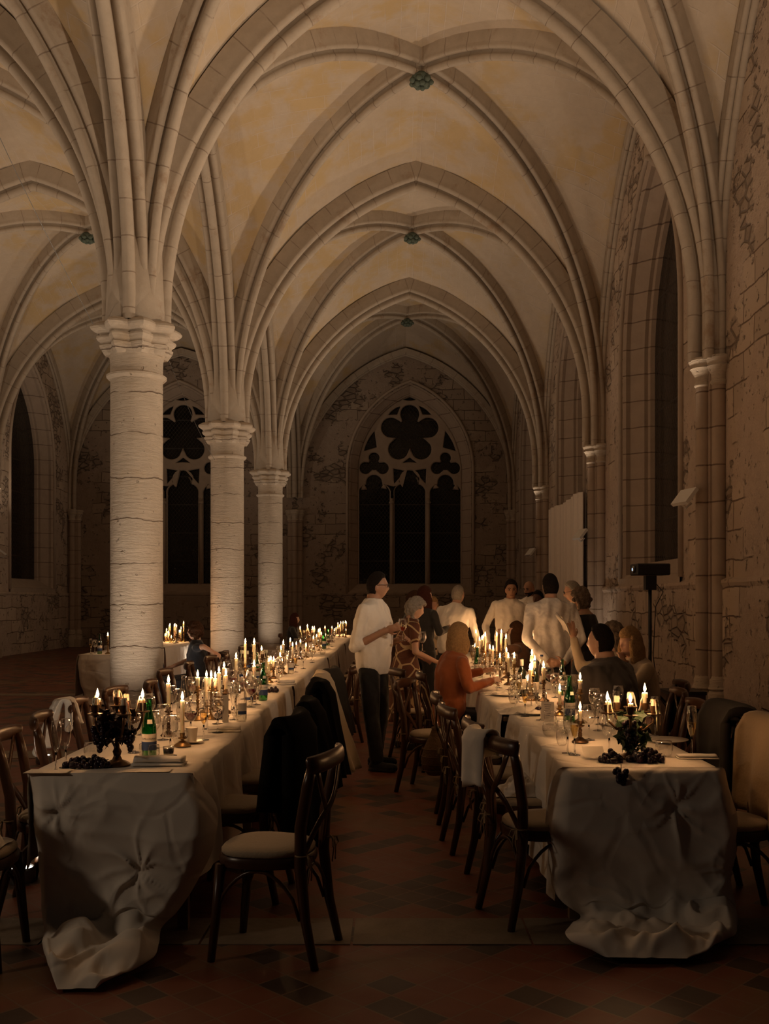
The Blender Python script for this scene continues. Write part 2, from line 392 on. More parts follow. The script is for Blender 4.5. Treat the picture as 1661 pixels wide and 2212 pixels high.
# columns
def star(k, depth, ph=0):
    return lambda a, r, z: r*(1+depth*abs(((a+ph)/(2*pi)*k) % 1-.5)*2)/(cos(((a+ph+pi/k) % (2*pi/k))-pi/k)**.0)
def column(y, label):
    c = thing('column', label, 'column', (XL, y, 0)); c['kind'] = 'thing'
    p = [(.345, 0)]+[(.338-.004*i/20, .5+3.98*i/20) for i in range(21)]
    MB().lathe(p, n=48).build('shaft', M['column'], c, angle=40)
    MB().lathe([(.42, 0), (.42, .12), (.40, .15), (.375, .19), (.375, .22), (.35, .25), (.34, .26)], n=40).build('base', M['column'], c, angle=35)
    cp = MB().lathe([(.335, 4.44), (.36, 4.45), (.385, 4.475), (.385, 4.50), (.345, 4.52), (.335, 4.55), (.338, 4.70), (.36, 4.78), (.385, 4.86)], n=48)
    oct_ = lambda a, r, z: r*(.87+.25*abs((a/(2*pi)*8+.5) % 1-.5)*2)
    cp.lathe([(.36, 4.74), (.415, 4.83), (.425, 4.87), (.40, 4.885), (.41, 4.90), (.445, 4.93), (.46, 4.96), (.455, 4.985), (.415, 4.99), (.415, 5.01), (.47, 5.03), (.52, 5.07), (.53, 5.10), (.51, 5.13), (.47, 5.15), (.44, 5.17)], n=64, rf=oct_)
    cp.build('capital', M['column'], c, angle=28)
    mb = MB().lathe([(.40, 5.16), (.38, 5.6), (.36, 6.1), (.28, 6.6), (.1, 7.0)], n=24); mb.build('springer', M['rib'], c, uv=[(0, .1)]*len(mb.v))
    return c
for y, l in zip(ROW[1:4], ('thick round stone column nearest the camera, with a moulded capital', 'round stone column second from the camera, behind the nearest one', 'slimmest and farthest of the three freestanding round columns')): column(y, l)

# walls with recessed windows
def outline(cx, w, z0, zs, zt, n=14, inset=0.0):     # pointed opening, counter-clockwise, starting bottom left
    w = w-inset; h = zt-inset*1.15-zs; z0 = z0+inset
    R = (w*w+h*h)/(2*w)
    L = [(cx-w, z0), (cx-w, zs)]
    for i in range(1, n+1):
        x = w*(i/n); f = acos((R-w)/R)*i/n; L.append((cx-w+R*(1-cos(f)), zs+R*sin(f)))
    return L+[(2*cx-x, z) for x, z in L[::-1][1:]]
def plate(outer, holes, put):                        # flat wall face with holes; put maps (a, z) to 3D
    P = [[V((a, z, 0)) for a, z in L] for L in [outer]+holes]
    return [put(p.x, p.y) for L in P for p in L], tessellate_polygon(P)
def skirt(mb, A, B, putA, putB):                     # reveal between two equal outlines
    n = len(A); mb.add([putA(*p) for p in A]+[putB(*p) for p in B], [(i, (i+1) % n, n+(i+1) % n, n+i) for i in range(n)])
def foil(cx, cz, lobes, n=90):
    out = []
    for k in range(n):
        a = 2*pi*k/n; dx, dz = cos(a), sin(a); best = .02
        for lx, lz, r in lobes:
            b = dx*lx+dz*lz; q = b*b-(lx*lx+lz*lz-r*r)
            if q > 0: best = max(best, b+sqrt(q))
        out.append((cx+dx*best, cz+dz*best))
    return out
def light_hole(cx, w, z0, zs, top, cusp=True):       # lancet light with a cusped head
    h = top-zs; L = [(cx-w, z0), (cx+w, z0), (cx+w, zs)]; n = 34
    lobes = [(w*.42, h*.16, w*.60), (-w*.42, h*.16, w*.60), (0, h*.66, h*.34), (0, h*.35, w*.42)] if cusp else [(0, 0, w)]
    for k in range(1, n):
        a = pi*k/n; dx, dz = cos(a), sin(a); best = .02
        for lx, lz, r in lobes:
            b = dx*lx+dz*lz; q = b*b-(lx*lx+lz*lz-r*r)
            if q > 0: best = max(best, b+sqrt(q))
        x = max(-w, min(w, dx*best)); L.append((cx+x, zs+dz*best))
    return L+[(cx-w, zs)]
def tri(*p):                                         # curved spandrel from key points, sides bowed by the 3rd value
    out = []
    for i in range(len(p)):
        x0, z0, b = p[i]; x1, z1, _ = p[(i+1) % len(p)]
        for k in range(6):
            t = k/6; nx, nz = -(z1-z0), (x1-x0); q = b*4*t*(1-t); out.append((x0+(x1-x0)*t+nx*q, z0+(z1-z0)*t+nz*q))
    return out
def curve2d(name, loops, put_matrix, m, parent, ext=.05, bev=.03):
    cu = bpy.data.curves.new(name, 'CURVE'); cu.dimensions = '2D'; cu.fill_mode = 'BOTH'; cu.extrude = ext; cu.bevel_depth = bev; cu.bevel_resolution = 1; cu.offset = -bev*1.35
    for L in loops:
        sp = cu.splines.new('POLY'); sp.points.add(len(L)-1); sp.use_cyclic_u = True
        for i, (x, z) in enumerate(L): sp.points[i].co = (x, z, 0, 1)
    cu.materials.append(m); o = bpy.data.objects.new(name, cu); COL.objects.link(o); o.parent = parent; o.matrix_local = put_matrix; return o
def zz(y): return EYE+(580-y/3.322)/62.1
def xx(x): return (x-618)*.00485
def tracery3():
    o = outline(0, 1.84, 2.12, 6.13, 8.86)
    H = []
    for s in (-1, 0, 1): H.append(light_hole(s*xx(878), .535 if s else .53, 2.2, zz(1168), zz(1005 if s else 972)))
    cx = 0; cz = zz(702)
    H.append(foil(0, cz, [(.685*cos(RA(90+72*k)), .685*sin(RA(90+72*k)), .345 if k else .32) for k in range(5)]+[(0, 0, .5)]))
    for s in (-1, 1):
        H.append(foil(s*xx(878), zz(928), [(0, .24, .175), (.30, -.12, .20), (-.30, -.12, .20), (0, 0, .18)], 60))
        m = lambda L: [(s*x, z) for x, z in L][::(1 if s > 0 else -1)]
        H.append(m(tri((xx(862), zz(800), .0), (xx(878), zz(690), .06), (xx(948), zz(825), .0))))
        H.append(m(tri((xx(690), zz(505), .08), (xx(768), zz(562), .0), (xx(712), zz(560), .0))))
        H.append(m(tri((xx(655), zz(975), 0.0), (xx(735), zz(960), 0.0), (xx(730), zz(1060), 0.0))))
        H.append(m(tri((xx(925), zz(1110), 0.0), (xx(958), zz(1050), .0), (xx(978), zz(1115), 0.0))))
        H.append(m(tri((xx(782), zz(1110), 0.0), (xx(800), zz(1045), .0), (xx(832), zz(1100), 0.0))))
        H.append(m(tri((xx(676), zz(1070), 0.0), (xx(660), zz(1010), .0), (xx(692), zz(1050), 0.0))))
    H.append(tri((xx(572), zz(452), .0), (xx(618), zz(425), .0), (xx(664), zz(452), .08)))
    H.append(tri((xx(575), zz(912), 0.0), (xx(618), zz(880), 0.0), (xx(661), zz(912), -.05)))
    return o, H
def tracery2():
    o = outline(0, 1.66, 2.12, 5.9, 8.6)
    H = [light_hole(s*.80, .66, 2.2, 5.0, 6.15) for s in (-1, 1)]
    H.append(foil(0, 7.12, [(.36*cos(RA(45+90*k)), .36*sin(RA(45+90*k)), .34) for k in range(4)]+[(0, 0, .5)]))
    for s in (-1, 1): H.append([(s*x, z) for x, z in tri((.98, 6.65, 0), (1.35, 6.3, 0), (1.12, 7.1, 0))][::s])
    return o, H
WIN = [0]
def window(wall, kind, frame_pos, rotz):
    """frame_pos: centre of the opening at floor level in the glass plane"""
    WIN[0] += 1; o = bpy.data.objects.new('window_%d' % WIN[0], None); COL.objects.link(o); o['kind'] = 'structure'
    o.location = frame_pos; o.rotation_euler = (0, 0, rotz)
    out, H = tracery3() if kind == 3 else tracery2()
    R = Matrix.Rotation(pi/2, 4, 'X')
    curve2d('tracery', [out]+H, R, M['ashlar'], o, .05, .035)
    big = outline(0, 1.9, 2.05, 6.1, 8.95); vs, fs = plate(big, [], lambda a, z: (a, .10, z))
    MB().add(vs, fs).build('leaded_glass', M['lead'], o, smooth=False)
    mull = MB()
    for x in ((-.644, .644) if kind == 3 else (0,)):
        mull.tube([(x, -.10, 2.15), (x, -.10, 5.2 if kind == 3 else 5.0)], .055, 10); mull.lathe([(.06, 0), (.10, .05), (.10, .08), (.06, .1)], (x, -.10, 5.0 if kind == 3 else 4.9), 10)
    mull.build('mullion', M['ashlar'], o)
    return o
def wall(name, put, a0, a1, holes, mat, ztop=11.2, rec=.55, splay=.5, mould=True):
    """put(a, z, d): a along the wall, d = depth behind the inner face"""
    outer = [(a0, 0), (a1, 0), (a1, ztop), (a0, ztop)]
    hs = [outline(*h) for h in holes]
    vs, fs = plate(outer, hs, lambda a, z: put(a, z, 0)); w = MB().add(vs, fs)
    w = tag(w.build(name, mat, smooth=False), kind='structure')
    for h, hh in zip(holes, hs):
        steps = [(0, 0), (.05, .05), (.05, .13), (splay*rec*.85, rec*.62), (splay*rec*.85, rec*.74), (splay*rec, rec*.80), (splay*rec+.03, rec+.05)]
        r = MB(); prev = hh
        for k in range(1, len(steps)):
            nx = outline(*h, inset=steps[k][0]); da, db = steps[k-1][1], steps[k][1]
            skirt(r, prev, nx, lambda a, z: put(a, z, da), lambda a, z: put(a, z, db)); prev = nx
        nrm = r.build('window_reveal', M['reveal'], w, smooth=False)
        ring = []                                    # hood moulding round the opening
        for a, z in outline(*h, inset=-.07): ring.append(put(a, z, -.02))
        if mould: MB().tube(ring, .05, 8).build('hood_mould', M['ashlar'], w)
        c, wd_, zb = h[0], h[1], h[2]
        sl = MB(); sp = [(-.05, zb-.16), (-.05, zb-.02), (0, zb+.0), (rec, zb+.10)]
        sl.add([put(c-wd_-.1, z, d) for d, z in sp]+[put(c+wd_+.1, z, d) for d, z in sp], [(0, 1, 5, 4), (1, 2, 6, 5), (2, 3, 7, 6)]); sl.build('window_sill', M['ashlar'], w, smooth=False)
    return w
def m_reveal():
    t = NT('jamb_stone'); o = t.obj(); z = t.n('SeparateXYZ', 2, Vector=o)
    zz_ = t.math('ADD', z, t.math('MULTIPLY', t.noise(2, o), .05))
    line = t.ramp(t.math('PINGPONG', zz_, .24), .014, .003)
    base = t.mix(t.noise(4, o, 6, .65), (.35, .27, .21), (.50, .40, .32)); base = t.mix(t.math('MULTIPLY', line, .8), base, (.12, .07, .05))
    return t.fin(base, .88, t.bump(t.math('SUBTRACT', t.noise(10, o, 5), line), .5, .015))
M['reveal'] = m_reveal()
BY = [(a+b)/2 for a, b in zip(ROW, ROW[1:])]
XRW, XLW, YEW = XR-.03, XW+.03, ROW[4]-.05
putR = lambda a, z, d: (XRW+d, a, z)
putL = lambda a, z, d: (XLW-d, a, z)
putE = lambda a, z, d: (a, YEW+d, z)
SW = (1.86, 2.0, 5.9, 8.9)
wR = wall('wall_right', putR, 5.0, ROW[4]+1, [(BY[1], *SW), (BY[2], 1.75, 3.2, 6.3, 8.7), (BY[3], *SW)], M['wallx'])
wL = wall('wall_left', putL, 5.0, ROW[4]+1, [(BY[0], *SW), (BY[1], *SW), (BY[2], *SW), (BY[3], *SW)], M['wallx'])
EW = (2.12, 1.9, 6.13, 9.15)
wE = wall('wall_back', putE, XLW-1.2, XRW+1.2, [(.66, *EW), (-7.35, *EW)], M['wally'])
window('r', 2, (XRW+.62, BY[1], 0), pi/2); window('r', 2, (XRW+.62, BY[3], 0), pi/2)
for k in (1, 2, 3): window('l', 2, (XLW-.62, BY[k], 0), -pi/2)
window('e', 3, (.66, YEW+.60, 0), 0); window('e', 3, (-7.35, YEW+.60, 0), 0)
MB().box((XRW+.60, BY[2], 6), (.04, 3.6, 6.2)).build('boarding', M['board'], wR, smooth=False)
# lower wall faces step forward a little under a ledge
def dado(put, a0, a1, holes, parent, mat):
    mb = MB(); prof = [(0, -.05), (1.70, -.05), (1.745, -.045), (1.80, -.07), (1.84, -.065), (1.87, .0)]
    n = max(2, int((a1-a0)/.5))
    for i in range(n):
        A, B = a0+(a1-a0)*i/n, a0+(a1-a0)*(i+1)/n
        vs = [put(A, z, d) for z, d in prof]+[put(B, z, d) for z, d in prof]; m = len(prof)
        mb.add(vs, [(j, j+1, m+j+1, m+j) for j in range(m-1)])
    return mb.build('dado_ledge', mat, parent, smooth=False)
dado(putR, 5, YEW, [], wR, M['wallx']); dado(putL, 5, YEW, [], wL, M['wallx']); dado(putE, XLW, XRW, [], wE, M['wally'])
# engaged shafts on the walls
def pier(wallo, x, y, s, ends=(1, 0, -1), sy=0):
    """s: direction from the wall into the hall"""
    g = MB(); cp = MB(); bs = MB()
    pos = [(x+s*.22, y), (x+s*.06, y-.16), (x+s*.06, y+.16)] if not sy else [(x, y+sy*.22), (x-.17, y+sy*.06), (x+.17, y+sy*.06)]
    for px_, py_ in pos:
        g.lathe([(.095, .58), (.093, 4.40)], (px_, py_, 0), 16)
        bs.lathe([(.15, .0), (.15, .36), (.13, .40), (.145, .44), (.12, .50), (.125, .54), (.095, .60)], (px_, py_, 0), 12)
        cp.lathe([(.095, 4.36), (.115, 4.38), (.115, 4.41), (.10, 4.43), (.105, 4.50), (.15, 4.585), (.165, 4.60), (.15, 4.62), (.165, 4.66), (.185, 4.70), (.17, 4.73), (.05, 4.75)], (px_, py_, 0), 20)
    if not sy: g.box((x+s*.08, y, 2.36), (.2, .30, 4.7)); bs.box((x+s*.10, y, .13), (.44, .66, .26))
    else: g.box((x, y+sy*.06, 2.36), (.3, .2, 4.7)); bs.box((x, y+sy*.10, .13), (.66, .44, .26))
    g.build('wall_shaft', M['reveal'], wallo, angle=40); cp.build('wall_capital', M['column'], wallo, angle=40); bs.build('shaft_base', M['column'], wallo, angle=40)
for y in ROW[1:]: pier(wR, XRW, y, -1)
for y in ROW[1:4]: pier(wL, XLW, y, 1)
pier(wE, XL, YEW, 0, sy=-1); pier(wE, XLW+.15, YEW, 0, sy=-1)
fl = tag(MB().grid(lambda u, v: (-14+20*u, -1+38*v, 0), 4, 8).build('floor', M['floor'], smooth=False), kind='structure')
for k, (y0, y1, x0, x1) in enumerate(((4.52, 4.90, -4.6, 4.4), (9.9, 10.4, -11, -1.9), (16.5, 16.9, -11, 4.3))):
    mb = MB(); x = x0; random.seed(k)
    while x < x1:
        w = .55+random.random()*.35; mb.box(((2*x+w)/2, (y0+y1)/2, .0015), (w-.012, y1-y0-.01, .006)); x += w
    tag(mb.build('trim_%d' % (k+1), M['slab'], smooth=False), kind='structure')

# ------------------------------------------------------------------ lamps of the place, plus added fill floodlights
def aim(o, tgt):
    d = V(tgt)-o.location; o.rotation_euler = d.to_track_quat('-Z', 'Y').to_euler()
def flood(loc, tgt, label, w=FLOOD_W, size=.34, spread=125, body=True, cat='floodlight', rz=0):
    t = thing('floodlight', label, cat, loc)
    d = (V(tgt)-V(loc)).normalized(); q = d.to_track_quat('-Z', 'Y').to_matrix().to_4x4()
    h = MB(); h.box((0, 0, .035), (size*1.1, size*.72, .05)); h.tube([(0, -size*.3, .06), (0, -size*.3, .14), (0, 0, .16)], .015, 6)
    b = h.build('housing', M['white_metal'], t, smooth=False); b.matrix_local = q
    ld = bpy.data.lights.new('flood_lamp', 'AREA'); ld.shape = 'RECTANGLE'; ld.size = size; ld.size_y = size*.6; ld.energy = w; ld.color = WARM; ld.spread = RA(spread)
    lo = bpy.data.objects.new('flood_lamp', ld); COL.objects.link(lo); lo.parent = t; lo.location = d*.02; lo.rotation_euler = d.to_track_quat('-Z', 'Y').to_euler()
    return t
for i, y in enumerate(ROW[1:4]):
    flood((XRW-.50, y-.05, 2.95), (-3.0, y-1.8, 8.6), ['white angled floodlight panel on the nearest right wall shafts', 'white angled floodlight panel on the second right wall shafts by the hanging sheet', 'white floodlight panel on the farthest lit right wall shafts'][i], FLOOD_W*(1, 1, 1.0)[i])
flood((XRW-.42, ROW[0], 2.95), (-3.0, 9.5, 8.6), 'added fill floodlight on the right wall, unseen before the picture edge', FLOOD_W*1.6)  # unseen fill lamp, added for the front bay and near wall
sf = flood((-4.6, 2.6, 2.6), (.2, 5.6, .6), 'added fill floodlight on a pole stand, unseen left of the tables', 6, spread=110)  # unseen fill lamp, added to brighten the near cloths and floor
MB().tube([(-.08, -.05, -2.3), (-.08, -.05, -.02)], .018, 10).build('pole', M['metal'], sf)  # pole and legs made up to carry the fill lamp
for k in range(3): MB().tube([(-.08, -.05, -2.1), (-.08+.4*cos(k*2.09), -.05+.4*sin(k*2.09), -2.59)], .012, 8).build('leg', M['metal'], sf)
for i, y in enumerate((ROW[0], ROW[1], ROW[2], ROW[3])):
    flood((XLW+.50, y, 2.95), (-6.0, y+1.5, 9.2), 'white floodlight high on the left aisle wall shafts, '+('nearest', 'second', 'third', 'farthest')[i], FLOOD_W*(1, .8, .7, .5)[i])
for i, y in enumerate(ROW[0:4]):                     # one on the rear of each column, lighting the next bay
    pass
def uplight(loc, tgt, label, w=COLUMN_W, angle=118, blend=1.0):
    t = thing('floor_spotlight', label, 'spotlight', loc)
    MB().lathe([(.0, 0), (.07, 0), (.075, .02), (.075, .07), (.065, .085), (.06, .075), (0.0, .075)], n=18).build('housing', M['metal'], t, angle=40)
    MB().lathe([(.0, .079), (.056, .079)], n=18).build('lamp_face', M['lens'], t)
    ld = bpy.data.lights.new('spot_lamp', 'SPOT'); ld.energy = w; ld.color = (1, .80, .60); ld.spot_size = RA(angle); ld.spot_blend = blend; ld.shadow_soft_size = .05
    lo = bpy.data.objects.new('spot_lamp', ld); COL.objects.link(lo); lo.parent = t; lo.location = (0, 0, .10)
    lo.rotation_euler = (V(tgt)-V(loc)).to_track_quat('-Z', 'Y').to_euler(); return t
for i, y in enumerate(ROW[1:4]):
    n_ = ('nearest', 'second', 'farthest')[i]
    uplight((XL+.45, y-1.15, 0), (XL, y, 5.0), 'floor spotlight aimed up the %s column from its right front' % n_, COLUMN_W*(1, .9, .8)[i])
    uplight((XL-.45, y-1.15, 0), (XL, y, 5.0), 'floor spotlight aimed up the %s column from its left front' % n_, COLUMN_W*(1, .9, .8)[i])
uplight((3.62, ROW[1]-.75, 0), (4.1, ROW[1], 4.0), 'floor spotlight lighting the foot of the nearest right wall shafts', 60)
uplight((3.62, ROW[2]-.75, 0), (4.1, ROW[2], 4.0), 'floor spotlight at the foot of the second right wall shafts', 30)
uplight((-3.35, 9.6, 0), (XL, ROW[1], 3.7), 'small floor spotlight seen behind the leftmost chairs', 165, 66, 1.0)
uplight((-3.35, 16.8, 0), (XL, ROW[2], 3.7), 'floor spotlight between the nearest and second columns', 140, 66, 1.0)
uplight((-3.35, 24.0, 0), (XL, ROW[3], 3.7), 'floor spotlight between the second and farthest columns', 125, 66, 1.0)
uplight((-2.06, 5.55, 0), (-3.3, 6.4, 2.2), 'small floor spotlight seen between the legs of the leftmost chair', 16)

# ------------------------------------------------------------------ tables and cloths
TZ = 0.76
def table(x0, x1, y0, y1, label):
    t = thing('trestle_table', label, 'table', ((x0+x1)/2, (y0+y1)/2, 0)); w, l = (x1-x0)-.02, (y1-y0)-.02
    MB().box((0, 0, TZ-.025), (w, l, .03)).build('tabletop', M['table'], t, smooth=False)
    for a in (-1, 1):
        for b in (-1, 1): MB().box((a*(w/2-.06), b*(l/2-.12), (TZ-.04)/2), (.05, .05, TZ-.042)).build('leg', M['table'], t, smooth=False)
    return t
def fold(a, z, ph, drop):                            # gentle hanging folds along a table side
    k = min(1, max(0, drop)/.25)
    return k*(.016*sin(a*9+ph)+.012*sin(a*21+2*ph+z*3)+.010*noise.noise(V((a*2.2, z*2, ph))))
def cloth_box(x0, x1, y0, y1, ph, dropL=.52, dropR=.52):
    """top sheet with both long sides hanging"""
    mb = MB(); n = max(8, int((y1-y0)/.05)); prof = []
    for k in range(11): prof.append(('L', 1-k/10))
    for k in range(1, 8): prof.append(('T', k/8))
    for k in range(11): prof.append(('R', k/10))
    def fn(u, v):
        y = y0+(y1-y0)*v; kind, t = prof[int(round(u*(len(prof)-1)))]
        if kind == 'T': return (x0+(x1-x0)*t, y, TZ+.004+.003*noise.noise(V((x0+t, y*2, ph))))
        d = (dropL if kind == 'L' else dropR)*(1+.10*noise.noise(V((y*1.3, ph, 3)))); z = TZ+.004-t*d-.004*(t > 0)
        off = .012*min(1, t*8)+.03*t+fold(y, z, ph, t*d)
        return ((x0-off) if kind == 'L' else (x1+off), y, z)
    return mb.grid(fn, len(prof)-1, n)
def starfold(x, z, pins):
    f = 0
    for px_, pz_, amp, k, ph, r0 in pins:
        dx, dz = x-px_, z-pz_; r = sqrt(dx*dx+dz*dz); a = atan2(dz, dx)
        w = a+.5*noise.noise(V((dx*5, dz*5, ph))); rid = (1-abs(sin(w*k/2+ph)))**2+.6*(1-abs(sin(w*(k+3)/2-ph)))**3
        f += amp*rid*.75*exp_(-r/r0)*min(1, r/.06)-amp*.35*exp_(-(r/.04)**2)
    return f
def exp_(x): return math.exp(x)
def curve_at(K, t):                                  # smooth interpolation of keyed rows (t, values...)
    for i in range(len(K)-1):
        if t <= K[i+1][0] or i == len(K)-2:
            a, b = K[i], K[i+1]; u = min(1, max(0, (t-a[0])/(b[0]-a[0])))
            p = K[max(0, i-1)]; q = K[min(len(K)-1, i+2)]; out = []
            for j in range(1, len(a)):
                m0 = (b[j]-p[j])/max(b[0]-p[0], 1e-6)*(b[0]-a[0]); m1 = (q[j]-a[j])/max(q[0]-a[0], 1e-6)*(b[0]-a[0])
                out.append((2*u**3-3*u*u+1)*a[j]+(u**3-2*u*u+u)*m0+(-2*u**3+3*u*u)*b[j]+(u**3-u*u)*m1)
            return out
def front_drape(mb, K, pins, ph, nu=110, nv=130):
    """K rows: (t, x left, x right, y, z); pins: radiating folds"""
    def fn(u, v):
        xl, xr, y, z = curve_at(K, v)
        x = xl+(xr-xl)*u; hang = min(1, v*7); fl = 1 if z < .12 else 0
        f = starfold(x, z, pins)+.035*noise.noise(V((x*2.6, z*1.7, ph)))
        q = noise.noise(V((x*1.6+.4*z, z*1.2, 5+ph))); f += .024*(1-abs(sin(x*6.5+z*1.6+ph+3.2*q)))**2*min(1, hang*1.0)*(.35+.65*min(1, (.78-z)*2.2))+.009*(1-abs(sin(x*4-z*9+ph*2+4*q)))**3
        e = min(u, 1-u); wrap = .10*max(0, 1-e/.10)**2
        crump = 0
        if z < .3:
            c = min(1, (.3-z)/.2)
            wq = noise.noise(V((x*4, y*4, ph))); wr = noise.noise(V((x*7, y*7, ph+4)))
            crump = c*(.045*(.5+.5*sin(x*11+y*7+5*wq+ph))**1.5+.035*(.5+.5*sin(y*17-x*9+6*wr))**2+.07*abs(wq)+.01)*min(1, e*8+.15)*min(1, (1-v)*9+.1)
        return (x+.02*hang*noise.noise(V((z*5, u*3, ph))), y-hang*(f if z > .1 else f*.4)-.02*hang+wrap*hang, max(.006, z+crump))
    b = len(mb.v); mb.grid(fn, nu, nv)
def KR(rows):                                        # rows (px left, px right, py, Y) -> keyed rows
    n = len(rows); out = []
    for i, (l, r, py, Y) in enumerate(rows): out.append((i/(n-1), PX(l, Y), PX(r, Y), Y, max(.012, PZ(py, Y))))
    out[0] = (0, out[0][1], out[0][2], out[0][3], TZ+.006)
    return out
LX0, LX1, LY0 = -1.68, -.92, 4.62
segs = [(LX0, LX1, LY0, 7.0), (-1.70, -.94, 7.0, 9.4), (-1.68, -.92, 9.4, 11.8), (-1.70, -.92, 11.8, 14.2), (-1.66, -.90, 14.2, 16.6), (-1.68, -.90, 16.6, 19.0), (-1.66, -.88, 19.0, 21.4), (-1.64, -.88, 21.4, 23.8)]
nm = ['first', 'second', 'third', 'fourth', 'fifth', 'sixth', 'seventh', 'last']
for i, (a, b, c, d) in enumerate(segs):
    table(a, b, c, d, 'trestle table under the %s white cloth of the left row' % nm[i])
    if i: tag(cloth_box(a, b, c, d, i*1.7).build('tablecloth', M['cloth']), 'white cloth on the %s table of the long left row' % nm[i], 'tablecloth', 'cloths of the left row')
mb = cloth_box(LX0, LX1, LY0, 7.0, .4, .45, .50)
front_drape(mb, KR([(58, 412, 1672, 4.62), (58, 430, 1700, 4.60), (60, 462, 1750, 4.58), (66, 458, 1815, 4.57), (70, 448, 1860, 4.57), (74, 418, 1920, 4.56), (76, 380, 1975, 4.54), (84, 345, 2015, 4.50), (84, 338, 2035, 4.42), (80, 335, 2055, 4.28), (88, 322, 2085, 4.16), (100, 270, 2110, 4.06), (120, 215, 2140, 3.99)]),
            [(PX(135, 4.6), .60, .035, 4, .5, .16), (PX(305, 4.6), .33, .045, 4, 1.6, .18), (PX(250, 4.6), -.1, .02, 3, .2, .3)], 1.0)
tag(mb.build('tablecloth', M['cloth']), 'white cloth at the near end of the left row, puddling on the floor', 'tablecloth', 'cloths of the left row')
RX0, RX1, RY0 = .83, 1.565, 4.78
rsegs = [(RX0, RX1, RY0, 7.0), (.78, 1.53, 7.0, 8.9), (.83, 1.57, 8.9, 11.2), (.80, 1.55, 11.2, 13.5), (.82, 1.56, 13.5, 15.8)]
for i, (a, b, c, d) in enumerate(rsegs):
    table(a, b, c, d, 'trestle table under the %s white cloth of the right row' % nm[i])
    if i: tag(cloth_box(a, b, c, d, i*2.3+.7, .58, .5).build('tablecloth', M['cloth']), 'white cloth on the %s table of the shorter right row' % nm[i], 'tablecloth', 'cloths of the right row')
mb = cloth_box(RX0, RX1, RY0, 7.0, 2.1, .62, .5)
front_drape(mb, KR([(1215, 1560, 1656, 4.78), (1205, 1575, 1672, 4.76), (1188, 1590, 1730, 4.74), (1186, 1602, 1800, 4.73), (1192, 1598, 1870, 4.73), (1196, 1590, 1920, 4.72), (1225, 1598, 1965, 4.70), (1262, 1604, 1992, 4.64), (1240, 1604, 2015, 4.56), (1228, 1600, 2032, 4.46), (1240, 1570, 2052, 4.36), (1290, 1500, 2068, 4.29)]),
            [(PX(1457, 4.75), .59, .038, 4, .2, .22), (PX(1575, 4.75), .27, .04, 4, 1.2, .13), (PX(1215, 4.75), .3, .02, 3, .6, .2)], 4.0)
tag(mb.build('tablecloth', M['cloth']), 'white cloth at the near end of the right row, gathered on the floor', 'tablecloth', 'cloths of the right row')
segs3 = [(-4.72, -3.98, 15.0, 17.4), (-4.70, -3.96, 17.4, 20.0)]
for i, (a, b, c, d) in enumerate(segs3):
    table(a, b, c, d, ('near', 'far')[i]+' trestle table in the left aisle behind the nearest column')
    mb = cloth_box(a, b, c, d, 5+i, .6, .6)
    if i == 0: front_drape(mb, [(0, a, b, c, TZ+.006), (.3, a-.02, b, c-.02, .6), (.6, a+.02, b-.02, c-.03, .35), (.85, a+.1, b, c-.03, .12), (1, a+.14, b, c-.1, .02)], [(-4.4, .45, .03, 4, 0, .15)], 7, 30, 36)
    tag(mb.build('tablecloth', M['cloth']), ('white cloth on the near table of the left aisle, showing beside the column', 'white cloth on the far table of the left aisle beyond the column')[i], 'tablecloth')

